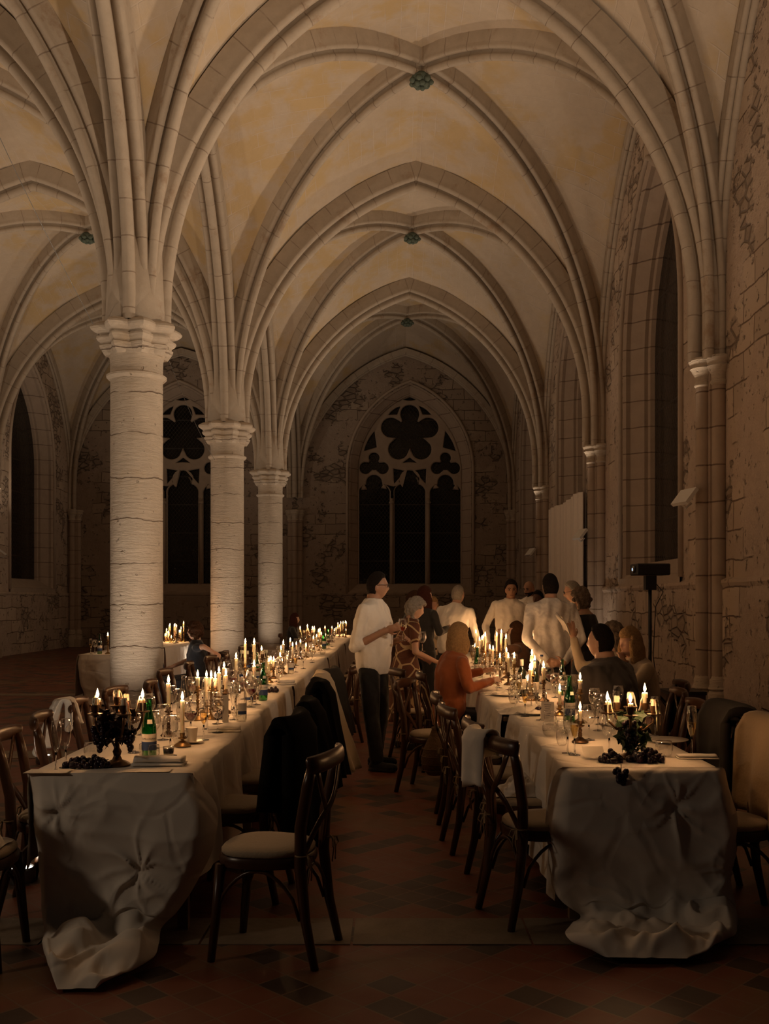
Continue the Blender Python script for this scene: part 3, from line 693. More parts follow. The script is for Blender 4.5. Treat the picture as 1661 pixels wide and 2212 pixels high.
# ------------------------------------------------------------------ chairs
def superring(w1, w0, d, n=32, p=2.6):
    out = []
    for k in range(n):
        a = 2*pi*k/n; c, s = cos(a), sin(a); x = abs(c)**(2/p)*(1 if c > 0 else -1); y = abs(s)**(2/p)*(1 if s > 0 else -1)
        w = w0+(w1-w0)*(y+1)/2; out.append((x*w/2, y*d/2))
    return out
def slab(mb, w1, w0, d, levels):
    R = superring(w1, w0, d); n = len(R); vs = []
    for k, z in levels: vs += [(x*k, y*k, z) for x, y in R]
    fs = [(i*n+j, i*n+(j+1) % n, (i+1)*n+(j+1) % n, (i+1)*n+j) for i in range(len(levels)-1) for j in range(n)]
    fs += [tuple(range(n))[::-1], tuple((len(levels)-1)*n+j for j in range(n))]
    return mb.add(vs, fs)
def make_chair():
    c = thing('cross_back_chair', 'chair', 'chair')
    s = slab(MB(), .44, .37, .42, [(.90, .405), (.98, .41), (1.0, .425), (1.0, .445), (.97, .455)]).build('seat', M['wood'], c, angle=50)
    slab(MB(), .42, .36, .40, [(.97, .455), (1.0, .463), (1.0, .475), (.95, .487), (.6, .493), (.2, .494)]).build('cushion', M['cushion'], c)
    for a in (-1, 1):
        MB().tube([(a*.165, .165, .42), (a*.18, .18, .2), (a*.19, .20, 0)], [.024, .021, .017], 10).build('leg', M['wood'], c)
        MB().tube([(a*.19, -.27, 0), (a*.18, -.225, .2), (a*.175, -.20, .43), (a*.183, -.205, .60), (a*.195, -.24, .78), (a*.20, -.262, .865)], [.018, .022, .026, .026, .025, .021], 10).build('leg', M['wood'], c)
    P = [(.225*sin(RA(t)), -.262-.065*cos(RA(t))+.02, .865+.012*cos(RA(t))) for t in range(-88, 89, 8)]
    MB().tube(P, [.6]+[1]*(len(P)-2)+[.6], 10, flat=(.040, .016, (0, 0, 1))).build('top_rail', M['wood'], c)
    for a in (-1, 1):
        Q = [(a*(.17-.33*t), -.275+.075*t-.035*sin(pi*t)*(1 if a > 0 else .75), .85-.40*t-.03*sin(2*pi*t)) for t in [i/12 for i in range(13)]]
        MB().tube(Q, 1, 8, flat=(.008, .020, (0, 1, 0))).build('cross_brace', M['wood'], c)
    for q in ('f', 'l', 'r', 'b'):
        pts = []
        for i in range(13):
            t = i/12; u = -1+2*t; z = .20+.20*sin(pi*t)**.6
            pts.append((u*.178, .182, z) if q == 'f' else (u*.18, -.215+.015*sin(pi*t), z) if q == 'b' else ((-.18 if q == 'l' else .18), u*.19-.01, z))
        MB().tube(pts, .0085, 8).build('arch_brace', M['wood'], c)
    for a in (-1, 1):
        m = MB(); x, y, z = a*.185, -.21, .48
        m.tube([(x+.026*cos(t*pi/6), y+.026*sin(t*pi/6), z) for t in range(12)], .004, 5, closed=True)
        for k in (-1, 1):
            m.tube([(x, y-.025, z), (x+k*.03, y-.04, z-.005), (x+k*.045, y-.045, z-.035), (x+k*.02, y-.04, z-.045), (x, y-.03, z-.005)], .004, 5)
            m.tube([(x, y-.03, z), (x+k*.015, y-.04, z-.05), (x+k*.025, y-.035, z-.11)], .0035, 5)
        m.build('cushion_tie', M['rope'], c)
    return Proto(c)
chair = make_chair()
def dirz(dx, dy): return atan2(-dx, dy)              # rotation that turns local +Y to (dx, dy)
CH = []; CHN = {}
def ch(x, y, dx, dy, label, group=None):
    CH.append((x, y, dirz(dx, dy))); CHN[label] = CH[-1]; return chair((x, y, 0), dirz(dx, dy), label, group)
ch(-.545, 4.46, -.975, .22, 'large dark cross-back chair in the left foreground, turned toward the left table')
R_ = ['chair just behind the large foreground one, a long black coat over it', 'chair with its bare curved rail showing behind the long black coat, at the left table',
      'chair at the left table under a dark jacket, just before the cream jacket', 'chair at the left table with a cream jacket hung on its back', 'chair with a dark jacket just beyond the cream jacket at the left table',
      'cross-back chair in the aisle beside the standing man with a wine glass', 'cross-back chair in shadow just past the standing man, at the left table']
for (x, y), l in zip(((-.84, 5.36), (-.84, 6.20), (-.84, 7.20), (-.90, 8.25), (-.86, 9.15), (-.66, 10.1), (-.60, 11.2)), R_):
    ch(x, y, -1, .12*sin(y*5), l)
for i, y in enumerate((12.3, 13.4, 14.6, 15.8, 17.0, 18.2)): ch(-.50, y, -1, .1*sin(y*3), 'dark cross-back chair on the aisle side of the far left table', 'far chairs on the aisle side of the left table')
ch(-1.86, 4.36, 1, .05, 'chair at the left picture edge with a crumpled napkin on its seat')
for (x, y, dy), l in zip(((-1.70, 5.12, .12), (-1.78, 5.86, .15), (-1.84, 6.72, .1), (-1.84, 7.55, -.1), (-1.72, 8.25, .1)),
    ('wooden chair behind the two tall flutes at the left table', 'wooden chair tucked in second on the wall side of the left table', 'chair with a white cloth hanging from its rail, wall side of the left table', 'chair with a broad worn top rail in front of the nearest column', 'chair behind the green bottle, in front of the nearest column')):
    ch(x, y, 1, dy, l)
for i, y in enumerate((9.6, 10.8, 12.0, 13.2, 14.6, 16.0)): ch(-1.92, y, 1, .1*sin(y*3), 'dark cross-back chair on the wall side of the left table past the column', 'far chairs on the wall side of the left table')
ch(.76, 4.97, .946, .32, 'dark cross-back chair in the right foreground with a white cloth on its rail')
for (x, y, dx, dy), l in zip(((.72, 5.55, 1, .1), (.62, 6.35, 1, .12), (.60, 7.15, 1, .0), (.36, 8.25, .93, -.36), (.55, 9.3, 1, .05), (.30, 9.9, .9, .3)),
    ('dark chair with a napkin on its seat just behind the one with the white cloth', 'tall-looking dark chair third from the front, left side of the right table', 'dark chair fourth from the front with a glossy rail, left side of the right table', 'chair standing out in the aisle with a wicker bag hanging from it', 'chair under the seated woman in the rust blouse', 'chair out in the aisle behind the giraffe print dress')):
    ch(x, y, dx, dy, l)
for (x, y), l in zip(((1.66, 4.95), (1.66, 5.68), (1.76, 6.62), (1.88, 7.45), (2.12, 8.2), (1.92, 9.0)),
    ('chair at the right picture edge with a beige coat over its back', 'chair under a long dark grey coat, right side of the right table', 'bare wooden chair between the dark coats, right side of the right table', 'chair under the seated man in the dark grey shirt', 'chair under the seated woman in the cream top', 'chair under the seated man raising his arm')):
    ch(x, y, -1, .08*sin(y*7), l)
ch(1.85, 12.3, -1, .1, 'chair under the long-haired seated woman in brown')
ch(-2.42, 12.75, -1, -.35, 'chair in the left aisle under the woman in the dark dress')
ch(-1.98, 21.9-1.6, 1, .1, 'chair under the long-haired woman beside the farthest column')

# cloths, coats and napkins on chairs
def drape(name, m, at, width, front, back, label, cat, ph=0, zt=.90, thick=.018, wav=.02, taper=0, xo=0, ytop=-.30, flare=.10, rag=.06, gap=.045):
    """hangs over a chair's top rail; at = (x, y, rz) of the chair"""
    x, y, rz = at; mb = MB(); P = []
    nf, nb = 12, 22
    for k in range(nf): t = 1-k/nf; P.append((1, ytop+gap+.02*t, zt-.02-front*t, t))
    for k in range(7): a = pi*k/6; P.append((0, ytop+gap*.9*cos(a)+.0, zt-.02+.035*sin(a), 0))
    for k in range(1, nb+1): t = k/nb; P.append((-1, ytop-gap-flare*t, zt-.02-back*t, t))
    nu = 26
    def f(u, v, off):
        s, yy, zz_, t = P[int(round(v*(len(P)-1)))]; w = width*(1-taper*t)*(1+.06*noise.noise(V((ph, zz_*3, 1))))
        q = (u-.5); X = q*w+xo; arc = .06*(1-(2*q)**2)
        rr = rag*noise.noise(V((u*3, ph, 2)))*t
        wv = wav*t*sin(u*15+ph+zz_*3)+wav*.8*noise.noise(V((X*6, zz_*4, ph)))*(.3+t)
        return (X, yy-arc+wv+off*s*thick*.5+(.0), zz_-arc*.1+rr+(off*thick*.5 if s == 0 else 0))
    A = [f(i/nu, j/(len(P)-1), 1) for j in range(len(P)) for i in range(nu+1)]; B = [f(i/nu, j/(len(P)-1), -1) for j in range(len(P)) for i in range(nu+1)]
    n1 = nu+1; L = len(P); fs = [(j*n1+i, j*n1+i+1, (j+1)*n1+i+1, (j+1)*n1+i) for j in range(L-1) for i in range(nu)]
    N = len(A); fs2 = [tuple(q+N for q in g[::-1]) for g in fs]; rim = [j*n1 for j in range(L)]; rim2 = [j*n1+nu for j in range(L)]
    ed = [(rim[j], rim[j+1], rim[j+1]+N, rim[j]+N) for j in range(L-1)]+[(rim2[j+1], rim2[j], rim2[j]+N, rim2[j+1]+N) for j in range(L-1)]
    ed += [(i, i+N, i+1+N, i+1) for i in range(nu)]+[((L-1)*n1+i+1, (L-1)*n1+i+1+N, (L-1)*n1+i+N, (L-1)*n1+i) for i in range(nu)]
    mb.add(A+B, fs+fs2+ed); o = mb.build(name, m, loc=(x, y, 0)); o.rotation_euler = (0, 0, rz)
    return tag(o, label, cat)
M['coat'] = plain('black_wool', (.003, .003, .003), 1.0, .3, 20, Specular_IOR_Level=.1); M['coat2'] = plain('dark_grey_wool', (.022, .017, .013), .9, .3, 20)
M['cream'] = m_cloth('cream_jacket', (.52, .42, .29), 70, crease=False); M['beige'] = m_cloth('beige_coat', (.36, .25, .14), 70, crease=False)
M['navy'] = plain('navy_cloth', (.010, .016, .05), .8, .3, 10)
drape('coat', M['coat'], CH[1], .54, .42, .66, 'long black coat hanging on the chair behind the foreground one', 'coat', 1, .93, .06, flare=.03)
drape('coat', M['coat'], CH[2], .44, .2, .5, 'black coat bunched on the next chair along the left table', 'coat', 2, .92, .05)
drape('jacket', M['coat'], CH[3], .46, .3, .62, 'black jacket on the chair right before the cream jacket', 'jacket', 3, .96, .05)
drape('jacket', M['cream'], CH[4], .50, .2, .74, 'cream jacket hanging long on a chair back at the left table', 'jacket', 4, .95, .04, wav=.03, flare=.20)
drape('jacket', M['coat2'], CH[5], .44, .2, .55, 'dark jacket on the chair beyond the cream one', 'jacket', 5, .93, .04)
drape('hanging_cloth', M['napkin'], CHN['chair with a white cloth hanging from its rail, wall side of the left table'], .14, .14, .30, 'white cloth hanging from a chair rail on the wall side of the left table', 'cloth', 6, .915, .008, xo=.16)
drape('hanging_cloth', M['napkin'], CHN['dark cross-back chair in the right foreground with a white cloth on its rail'], .22, .10, .24, 'white cloth folded over the rail of the right foreground chair', 'cloth', 7, .925, .008, xo=-.06, wav=.012, flare=.0, rag=.02)
drape('coat', M['coat2'], CHN['chair under a long dark grey coat, right side of the right table'], .52, .4, .72, 'long dark grey coat hanging by the right wall behind the right table', 'coat', 8, .95, .05, flare=.12, gap=.085, ytop=-.26)
drape('coat', M['beige'], CHN['chair at the right picture edge with a beige coat over its back'], .56, .45, .72, 'beige coat over the chair at the right picture edge', 'coat', 9, .95, .05, flare=.10, gap=.085, ytop=-.26)
drape('coat', M['coat'], CHN['chair under the seated man in the dark grey shirt'], .50, .2, .5, 'black coat on the chair of the man in the dark grey shirt', 'coat', 10, .80, .05)

# ------------------------------------------------------------------ candles and holders
ld_c = bpy.data.lights.new('candle_light', 'POINT'); ld_c.energy = CANDLE_W; ld_c.color = (1.0, .51, .21); ld_c.shadow_soft_size = .012
def candle_proto(L, r=.0115, lit=True, stub=False):
    mb = MB(); random.seed(int(L*1000)); n = 16
    mb.lathe([(r, 0), (r*1.0, L*.5), (r*.97, L-.004), (r*.8, L), (r*.4, L-.003), (0, L-.004)], n=n)
    for k in range(3 if not stub else 6):            # runs of wax down the side
        a = random.random()*6.28; h = L*(.25+.5*random.random()); x, y = (r+.001)*cos(a), (r+.001)*sin(a)
        mb.tube([(x*.8, y*.8, L), (x, y, L-.01), (x*1.03, y*1.03, L-h*.6), (x*1.05, y*1.05, L-h)], [.003, .0035, .003, .0045], 6)
    o = tag(mb.build('candle', M['wax']), 'candle', 'candle')
    MB().tube([(0, 0, L-.006), (.001, 0, L+.004), (.003, 0, L+.009)], .0012, 5).build('wick', M['wick'], o)
    if lit:
        MB().lathe([(.0, L+.002), (.0045, L+.007), (.0072, L+.014), (.0078, L+.020), (.0062, L+.029), (.0035, L+.038), (.0012, L+.046), (0, L+.050)], n=12).build('flame', M['flame'], o)
        l = bpy.data.objects.new('candle_light', ld_c); COL.objects.link(l); l.parent = o; l.location = (0, 0, L+.022)
    return Proto(o)
CANDLES = {L: candle_proto(L) for L in (.035, .07, .11, .15, .19)}
STUB = candle_proto(.05, .014, False, True)
def stick_proto(h, m, wide=1.0):
    o = thing('candlestick', 'candlestick', 'candlestick'); w = wide
    MB().lathe([(.045*w, 0), (.048*w, .006), (.040*w, .014), (.026*w, .022), (.014, .032)], n=20).build('foot', m, o, angle=60)
    k = h-.032; b = MB(); P = [(.012, .032)]
    for i in range(1, 8):
        z = .032+k*.82*i/8; P += [(.006+.003*(i % 2), z-.012), (.013-.003*(i % 3 == 0), z), (.007, z+.012)]
    b.lathe([q for q in P if q[1] < h-.035]+[(.007, h-.034)], n=14).build('stem', m, o)
    MB().lathe([(.007, h-.034), (.024, h-.026), (.026, h-.022), (.012, h-.018), (.0135, h-.012), (.0145, h+.004), (.0125, h+.004), (.0120, h-.006), (0, h-.006)], n=16).build('socket', m, o)
    return Proto(o)
STICKS = {(h, k): stick_proto(h, M[k]) for h, k in ((.07, 'brass'), (.12, 'bronze'), (.17, 'bronze'), (.22, 'brass'))}
votive = None
FL = []
def lit_candle(x, y, top, label, group=None, k=0, kind=None):
    if x > 0: x = min(max(x, .88), 1.46)
    """top: height of the flame's middle above the table"""
    H = max(.06, top-.022); best = min(((h, L) for h in (.0, .07, .12, .17, .22) for L in CANDLES), key=lambda q: abs(q[0]+q[1]-.006*(q[0] > 0)-H)+(.02 if q[1] == .035 and H > .1 else 0)+(.05 if q[0] == 0 and H > .07 else 0))
    h, L = best; sc = H/(h+L-.006*(h > 0)); sc = 1 if abs(sc-1) < .03 else sc
    mt = {.07: 'brass', .12: 'bronze', .17: 'bronze', .22: 'brass'}.get(h)
    if h: STICKS[(h, mt)]((x, y, TZ+.004), k, ' '.join(label.replace('lit candle', 'metal stick of the candle', 1).split()[:16]), group and group.replace('candles', 'candlesticks'), (1, 1, sc))
    CANDLES[L]((x, y, TZ+.004+(h-.006)*sc*(h > 0)), k*2.1, label, group, (1, 1, sc) if not h else None)
def at_flame(px, py, cx):                             # candle standing near the table's centre line, from where its flame shows
    s = (px-VX)/cx; return (cx, FP/s, EYE+(VY-py)/s-TZ)
LEFTF = [(364, 1470, -1.32, 'lit candle on a tall stick behind the green bottle, left table'), (394, 1508, -1.15, 'lit candle on a squat dark stick beside the red wine glass'),
 (427, 1456, -1.30, 'lit candle leftmost of the bright row past the clear carafe'), (446, 1459, -1.33, 'lit candle second from left in the bright row past the carafe'), (456, 1457, -1.22, 'lit candle, thickest and middle one of the bright row past the carafe'),
 (465, 1459, -1.28, 'lit candle just right of the thickest one in the bright row'), (473, 1447, -1.32, 'lit candle taller and right of the bright row past the carafe'), (484, 1437, -1.35, 'lit candle highest flame above the bright row past the carafe'),
 (488, 1452, -1.18, 'lit candle rightmost of the bright row past the carafe'), (510, 1418, -1.36, 'lit candle alone on a stick between the bright row and the second column'),
 (530, 1382, -1.30, 'lit candle left one of the two tallest beside the second column'), (549, 1378, -1.16, 'lit candle right one of the two tallest beside the second column'), (549, 1433, -1.12, 'lit candle low behind the blue-labelled clear bottle'),
 (565, 1400, -1.25, 'lit candle between the two green bottles on the left table')]
for i, (px, py, cx, l) in enumerate(LEFTF):
    x, y, h = at_flame(px, py, cx); lit_candle(x, y, h, l, None, i)
mid = [(576, 1413), (581, 1425), (585, 1421), (591, 1424), (605, 1413), (609, 1427), (612, 1387), (607, 1399), (627, 1381), (632, 1392), (640, 1391), (649, 1384), (661, 1394)]
for i, (px, py) in enumerate(mid):
    x, y, h = at_flame(px, py, -1.27+.09*sin(i*2.3)); lit_candle(x, y, h, 'lit candle among the dense cluster halfway down the left table', 'candles halfway down the left table', i)
far = [(688, 1362), (691, 1360), (694, 1368), (702, 1355), (709, 1362), (717, 1356), (726, 1358), (684, 1375), (698, 1378), (677, 1377), (703, 1380), (730, 1347), (736, 1345), (741, 1344), (746, 1343), (748, 1345), (747, 1361), (722, 1360), (733, 1352)]
for i, (px, py) in enumerate(far):
    x, y, h = at_flame(px, py, -1.27+.11*sin(i*1.7)); y = min(y, 23.4-.3*(i%5)); x = PX(px, y) if y > 20 else x; x = max(-1.56, min(-.98, x)); lit_candle(x, y, min(max(PZ(py, y)-TZ, .12), .55), 'lit candle in the far end cluster of the left table', 'candles at the far end of the left table', i)
RIGHTF = [(1253, 1527, 1.067, 'lit candle on the baluster stick nearest the camera, right table'), (1253, 1464, 1.24, 'lit candle on a stick in front of the man in the dark grey shirt'), (1209, 1486, 1.18, 'lit candle low beside the green bottle, right table'),
 (1141, 1464, 1.16, 'lit candle short in a round holder near the cake plate'), (1174, 1436, 1.22, 'lit candle left of the upright green bottle, right table'), (1145, 1443, 1.12, 'lit candle small, just behind the round holder one'),
 (1155, 1425, 1.19, 'lit candle under the clasped hands of the man in the satin shirt'), (1149, 1408, 1.14, 'lit candle highest below the satin shirt'), (1111, 1415, 1.12, 'lit candle left of the dark wine bottle'), (1110, 1422, 1.22, 'lit candle low left of the dark wine bottle'),
 (1098, 1416, 1.12, 'lit candle small in the middle of the right table'), (1094, 1404, 1.20, 'lit candle tall in the middle of the right table'), (1080, 1415, 1.10, 'lit candle low beside the crumpled paper, right table'),
 (1058, 1397, 1.08, 'lit candle left of the pair near the green bottle, right table'), (1065, 1401, 1.16, 'lit candle right of the pair near the green bottle, right table'), (1073, 1368, 1.22, 'lit candle in front of the young man\'s sleeve'), (1083, 1360, 1.28, 'lit candle tallest before the young man in white'), (1093, 1376, 1.26, 'lit candle right of the tallest before the young man')]
for i, (px, py, cx, l) in enumerate(RIGHTF):
    x, y, h = at_flame(px, py, cx); lit_candle(x, y, h, l, None, i+5)
rf = [(1041, 1378), (1044, 1376), (1048, 1371), (1036, 1381), (1025, 1360), (1028, 1366), (1026, 1394), (1031, 1390)]
for i, (px, py) in enumerate(rf):
    x, y, h = at_flame(px, py, 1.14+.07*sin(i*2.1)); lit_candle(x, y, h, 'lit candle in the far cluster beside the seated woman in rust', 'candles at the far end of the right table', i)
b3 = [(384, 1348), (381, 1352), (388, 1350), (412, 1345), (424, 1342), (435, 1345), (376, 1358), (391, 1357), (394, 1362), (357, 1372), (370, 1375), (233, 1372), (387, 1362)]
for i, (px, py) in enumerate(b3):
    x, y, h = at_flame(px, py, -4.3+.18*sin(i*1.9)); y = min(y, 19.8)
    if px < 300: y = 15.2; x = PX(px, y)
    lit_candle(x, y, min(h, .5), 'lit candle on the left aisle table, left of the nearest column' if px < 300 else 'lit candle on the left aisle table seen between the columns', None if px < 300 else 'candles on the left aisle table', i)

# ------------------------------------------------------------------ candelabra
def candelabra(x, y, rot, label, lit, dark, zc=.275):
    t = thing('candelabra', label, 'candelabra', (x, y, TZ+.004), rot); m = M[dark]
    MB().lathe([(.062, 0), (.065, .008), (.05, .02), (.025, .03), (.016, .05)], n=20).build('foot', m, t, angle=60)
    MB().lathe([(.016, .05), (.022, .07), (.012, .09), (.010, .15), (.020, .17), (.010, .19), (.008, zc-.025), (.016, zc-.015), (.010, zc)], n=14).build('stem', m, t)
    cups = []
    def cup(par, cx, cy, z):
        MB().lathe([(.006, z-.03), (.012, z-.022), (.034, z-.016), (.036, z-.011), (.012, z-.008), (.017, z), (.020, z+.030), (.018, z+.030), (.016, z+.012), (0, z+.012)], (cx, cy, 0), 16).build('candle_cup', m, par, angle=60); cups.append((cx, cy, z+.013))
    for k in range(5):
        a = 2*pi*k/5; R = .12
        P = [(R*u*cos(a), R*u*sin(a), z) for u, z in ((.06, .17), (.3, .145), (.6, .15), (.85, .18), (.98, zc-.055), (1, zc-.02))]
        ar = MB().tube(P, [.007, .007, .0065, .006, .006, .006], 8)
        ar.ball((R*.45*cos(a), R*.45*sin(a), .158), .011, 8, 6); arm = ar.build('arm', m, t); cup(arm, R*cos(a), R*sin(a), zc)
    cup(t, 0, 0, zc+.03)
    out = []
    for k, (cx, cy, z) in enumerate(cups):
        p = V((x, y, TZ+.004))+Matrix.Rotation(rot, 3, 'Z') @ V((cx, cy, z)); out.append(p)
        if k in lit: L, w = lit[k]; CANDLES[L](p, k, w)
        else: STUB(p, k*1.3, 'burnt-out dripping candle stub on the %s candelabra' % label.split()[0], 'burnt stubs on the %s candelabra' % label.split()[0])
    dr = MB(); random.seed(int(x*100))
    for k, (cx, cy, z) in enumerate(cups):
        if k % 2 == 0 or k == 5:
            for q in range(2):
                a = random.random()*6.28; L = .03+.05*random.random(); X, Y = cx+.030*cos(a), cy+.030*sin(a)
                dr.tube([(cx+.012*cos(a), cy+.012*sin(a), z+.05), (cx+.020*cos(a), cy+.020*sin(a), z+.025), (cx+.024*cos(a), cy+.024*sin(a), z-.005), (X, Y, z-.02), (X+.002, Y, z-.03-L)], [.002, .004, .004, .004, .0018], 6)
    tag(dr.build('wax_drips', M['wax'], t), kind='stuff')
    return out
xA, yA = TB(253, 1656)
candelabra(xA, yA, RA(12), 'nearest-left dark candelabra with grapes and leaves hanging from its arms', {2: (.035, 'lit candle stub at the left of the foreground left candelabra'), 0: (.035, 'lit candle stub at the right of the foreground left candelabra')}, 'bronze')
xB, yB = TB(1362, 1640)
candelabra(xB, yB, RA(40), 'nearest-right bronze candelabra with vine leaves and long wax drips', {0: (.07, 'lit candle, tallest, on the foreground right candelabra'), 2: (.035, 'lit candle stub leftmost on the foreground right candelabra'), 3: (.035, 'lit candle stub second from left on the foreground right candelabra')}, 'bronze', .245)
for px, py, X, lb in ((549, 1470, -1.30, 'second-left brass candelabra near the second column'), (664, 1403, -1.35, 'far-left brass candelabra beneath the long-haired woman')):
    Y = FP*X/(px-VX); candelabra(X, Y, .5, lb, {k: (.07, 'lit candle on the %s candelabra' % lb.split()[0]) for k in ((0, 2, 4, 5) if 'far' in lb else ())}, 'bronze')
for o in list(COL.objects):
    if o.name.startswith('candle') and o.get('label', '').startswith('lit candle on the far-left'): o['group'] = 'candles of the far-left candelabra'

# grapes and leaves
gr = MB().ball((0, 0, 0), (.0095, .0095, .0105), 10, 7)
g_me = gr.build('grape', M['grape']); g_mesh = g_me.data; bpy.data.objects.remove(g_me)
def bunch(pos, spread, n, label, hang=False, seed=1, mat=None):
    t = thing('grape_bunch', label, 'grapes', pos); random.seed(seed)
    st = MB().tube([(spread[0]*.9, 0, spread[2]*.6+.01), (0, 0, .5*spread[2]), (-spread[0]*.8, 0, .4*spread[2])] if not hang else [(0, 0, .02), (0, 0, -spread[2])], .002, 5); st.build('stem', M['leaf'], t)
    for k in range(n):
        a = random.random()*6.28; r = sqrt(random.random()); x, y = spread[0]*r*cos(a), spread[1]*r*sin(a)
        z = .010+spread[2]*random.random()*(1-r*r) if not hang else -spread[2]*random.random()
        if hang: f = 1-.5*(-z/spread[2]); x *= f; y *= f
        g = bpy.data.objects.new('grape', g_mesh); COL.objects.link(g); g.parent = t; g.location = (x, y, z); s_ = 1.2+.4*random.random(); g.scale = (s_, s_, s_)
    return t
def leafy(pos, r, h, n, label, m, seed=3, cat='foliage', name='leaf_garland'):
    mb = MB(); random.seed(seed)
    for k in range(n):
        a = random.random()*6.28; rr = r*(.3+.7*random.random()); z = h*random.random(); c = V((rr*cos(a), rr*sin(a), z)); q = Matrix.Rotation(random.random()*6, 3, 'Z') @ Matrix.Rotation(.4+random.random()*1.3, 3, 'X'); s = .018+.022*random.random()
        L = []
        for j in range(10):
            b = 2*pi*j/10; rad = s*(1+.28*cos(5*b)); L.append(c+q @ V((rad*cos(b), rad*sin(b), .006*cos(2*b))))
        L2 = [p+q @ V((0, 0, .0012)) for p in L]; mb.add(L+L2, [tuple(range(10))[::-1], tuple(range(10, 20))]+[(j, (j+1) % 10, 10+(j+1) % 10, 10+j) for j in range(10)])
        mb.tube([c, V((0, 0, z*.8))], .0014, 4)
    o = tag(mb.build(name, m, loc=pos, smooth=False), label, cat); return o
leafy((xA, yA, TZ+.12), .085, .15, 60, 'dark dried leaves wound round the foreground left candelabra', M['leaf'])
leafy((xB, yB, TZ+.06), .075, .17, 60, 'green vine leaves wound round the foreground right candelabra', M['gleaf'], 5)
x, y = TB(190, 1660); bunch((x, y, TZ+.006), (.11, .045, .045), 90, 'dark grapes lying flat on the cloth beside the foreground left candelabra', seed=2)
bunch((xA+.075, yA-.05, TZ+.22), (.025, .025, .13), 24, 'dark grapes hanging from the foreground left candelabra', True, 3)
bunch((xA-.07, yA-.06, TZ+.20), (.035, .03, .11), 30, 'dark grapes hanging at the left of the foreground left candelabra', True, 13)
x, y = TB(1395, 1648); bunch((x, y, TZ+.006), (.09, .05, .05), 80, 'dark grapes to the right of the foreground right candelabra', seed=4)
x, y = TB(1318, 1648); bunch((x, y, TZ+.006), (.055, .05, .05), 34, 'dark grapes to the left of the foreground right candelabra', seed=5)
bunch((PX(1340, 4.735), 4.72, TZ+.01), (.035, .018, .07), 26, 'dark grapes spilling over the near edge of the right table', True, 6)
bunch((xB-.01, yB-.05, TZ+.20), (.04, .03, .13), 36, 'dark grapes hanging on the stem of the right candelabra', True, 16)
for px, py, l, k in ((478, 1555, 'small dark grape bunch in front of the clear bottle, left table', 7), (590, 1497, 'dark grapes beside the tall green bottle, left table', 8), (1166, 1542, 'small dark grape bunch by the menu card, right table', 9), (1070, 1438, 'dark grapes among the candles of the right table', 10)):
    x, y = TB(px, py); bunch((x, y, TZ+.006), (.05, .035, .04), 26, l, seed=k)

# ------------------------------------------------------------------ glasses, bottles, plates
def vessel(name, label, cat, prof, n=24, liquid=None, parts=None, gm=None):
    o = thing(name, label, cat)
    for pn, pr in (parts or [('bowl', prof)]): MB().lathe(pr, n=n).build(pn, gm or (M['solid'] if pn in ('stem', 'foot') else M['glass']), o)
    if liquid: MB().lathe(liquid[0], n=n).build('wine' if 'wine' in liquid[1].name or 'red' in liquid[1].name else 'water', liquid[1], o)
    return Proto(o)
WG = [('bowl', [(.006, .085), (.022, .095), (.036, .118), (.041, .145), (.039, .17), (.032, .205)]), ('stem', [(.008, .005), (.0045, .015), (.0036, .05), (.005, .086)]), ('foot', [(.034, 0), (.034, .002), (.010, .006)])]
FG = [('bowl', [(.004, .085), (.012, .10), (.020, .13), (.0245, .17), (.0235, .20), (.0205, .235)]), ('stem', [(.008, .005), (.0045, .012), (.0036, .05), (.005, .086)]), ('foot', [(.031, 0), (.031, .002), (.009, .006)])]
wine_e = vessel('wine_glass', 'w', 'wine glass', None, parts=WG)
wine_r = vessel('wine_glass', 'w', 'wine glass', None, parts=WG, liquid=([(0, .093), (.020, .096), (.034, .119), (.0385, .138), (0, .138)], M['red']))
wine_o = vessel('wine_glass', 'w', 'wine glass', None, parts=WG, liquid=([(0, .093), (.020, .096), (.034, .119), (.037, .130), (0, .130)], M['rose']))
flute_e = vessel('champagne_flute', 'f', 'champagne flute', None, parts=FG)
flute_w = vessel('champagne_flute', 'f', 'champagne flute', None, parts=FG, liquid=([(0, .09), (.010, .10), (.018, .13), (.022, .155), (0, .155)], M['white_wine']))
tumb_e = vessel('tumbler', 't', 'glass', [(0, .002), (.026, .002), (.034, .012), (.041, .040), (.040, .065), (.036, .088)])
tumb_w = vessel('tumbler', 't', 'glass', [(0, .002), (.026, .002), (.034, .012), (.041, .040), (.040, .065), (.036, .088)], liquid=([(0, .004), (.025, .004), (.032, .013), (.038, .036), (0, .036)], M['water']))
small_g = vessel('shot_glass', 's', 'glass', [(0, .002), (.022, .002), (.026, .02), (.028, .06)])
def bent_text(parent, s, r, z, size, m, a0=-pi/2, name='lettering'):
    cu = bpy.data.curves.new('t', 'FONT'); cu.body = s; cu.size = size; cu.align_x = 'CENTER'; cu.align_y = 'CENTER'
    to = bpy.data.objects.new('t', cu); COL.objects.link(to); bpy.context.view_layer.update()
    me = bpy.data.meshes.new_from_object(to.evaluated_get(bpy.context.evaluated_depsgraph_get())); bpy.data.objects.remove(to)
    for v in me.vertices: a = a0+v.co.x/r; v.co = (r*cos(a), r*sin(a), z+v.co.y)
    me.materials.clear(); me.materials.append(m); o = bpy.data.objects.new(name, me); COL.objects.link(o); o.parent = parent; return o
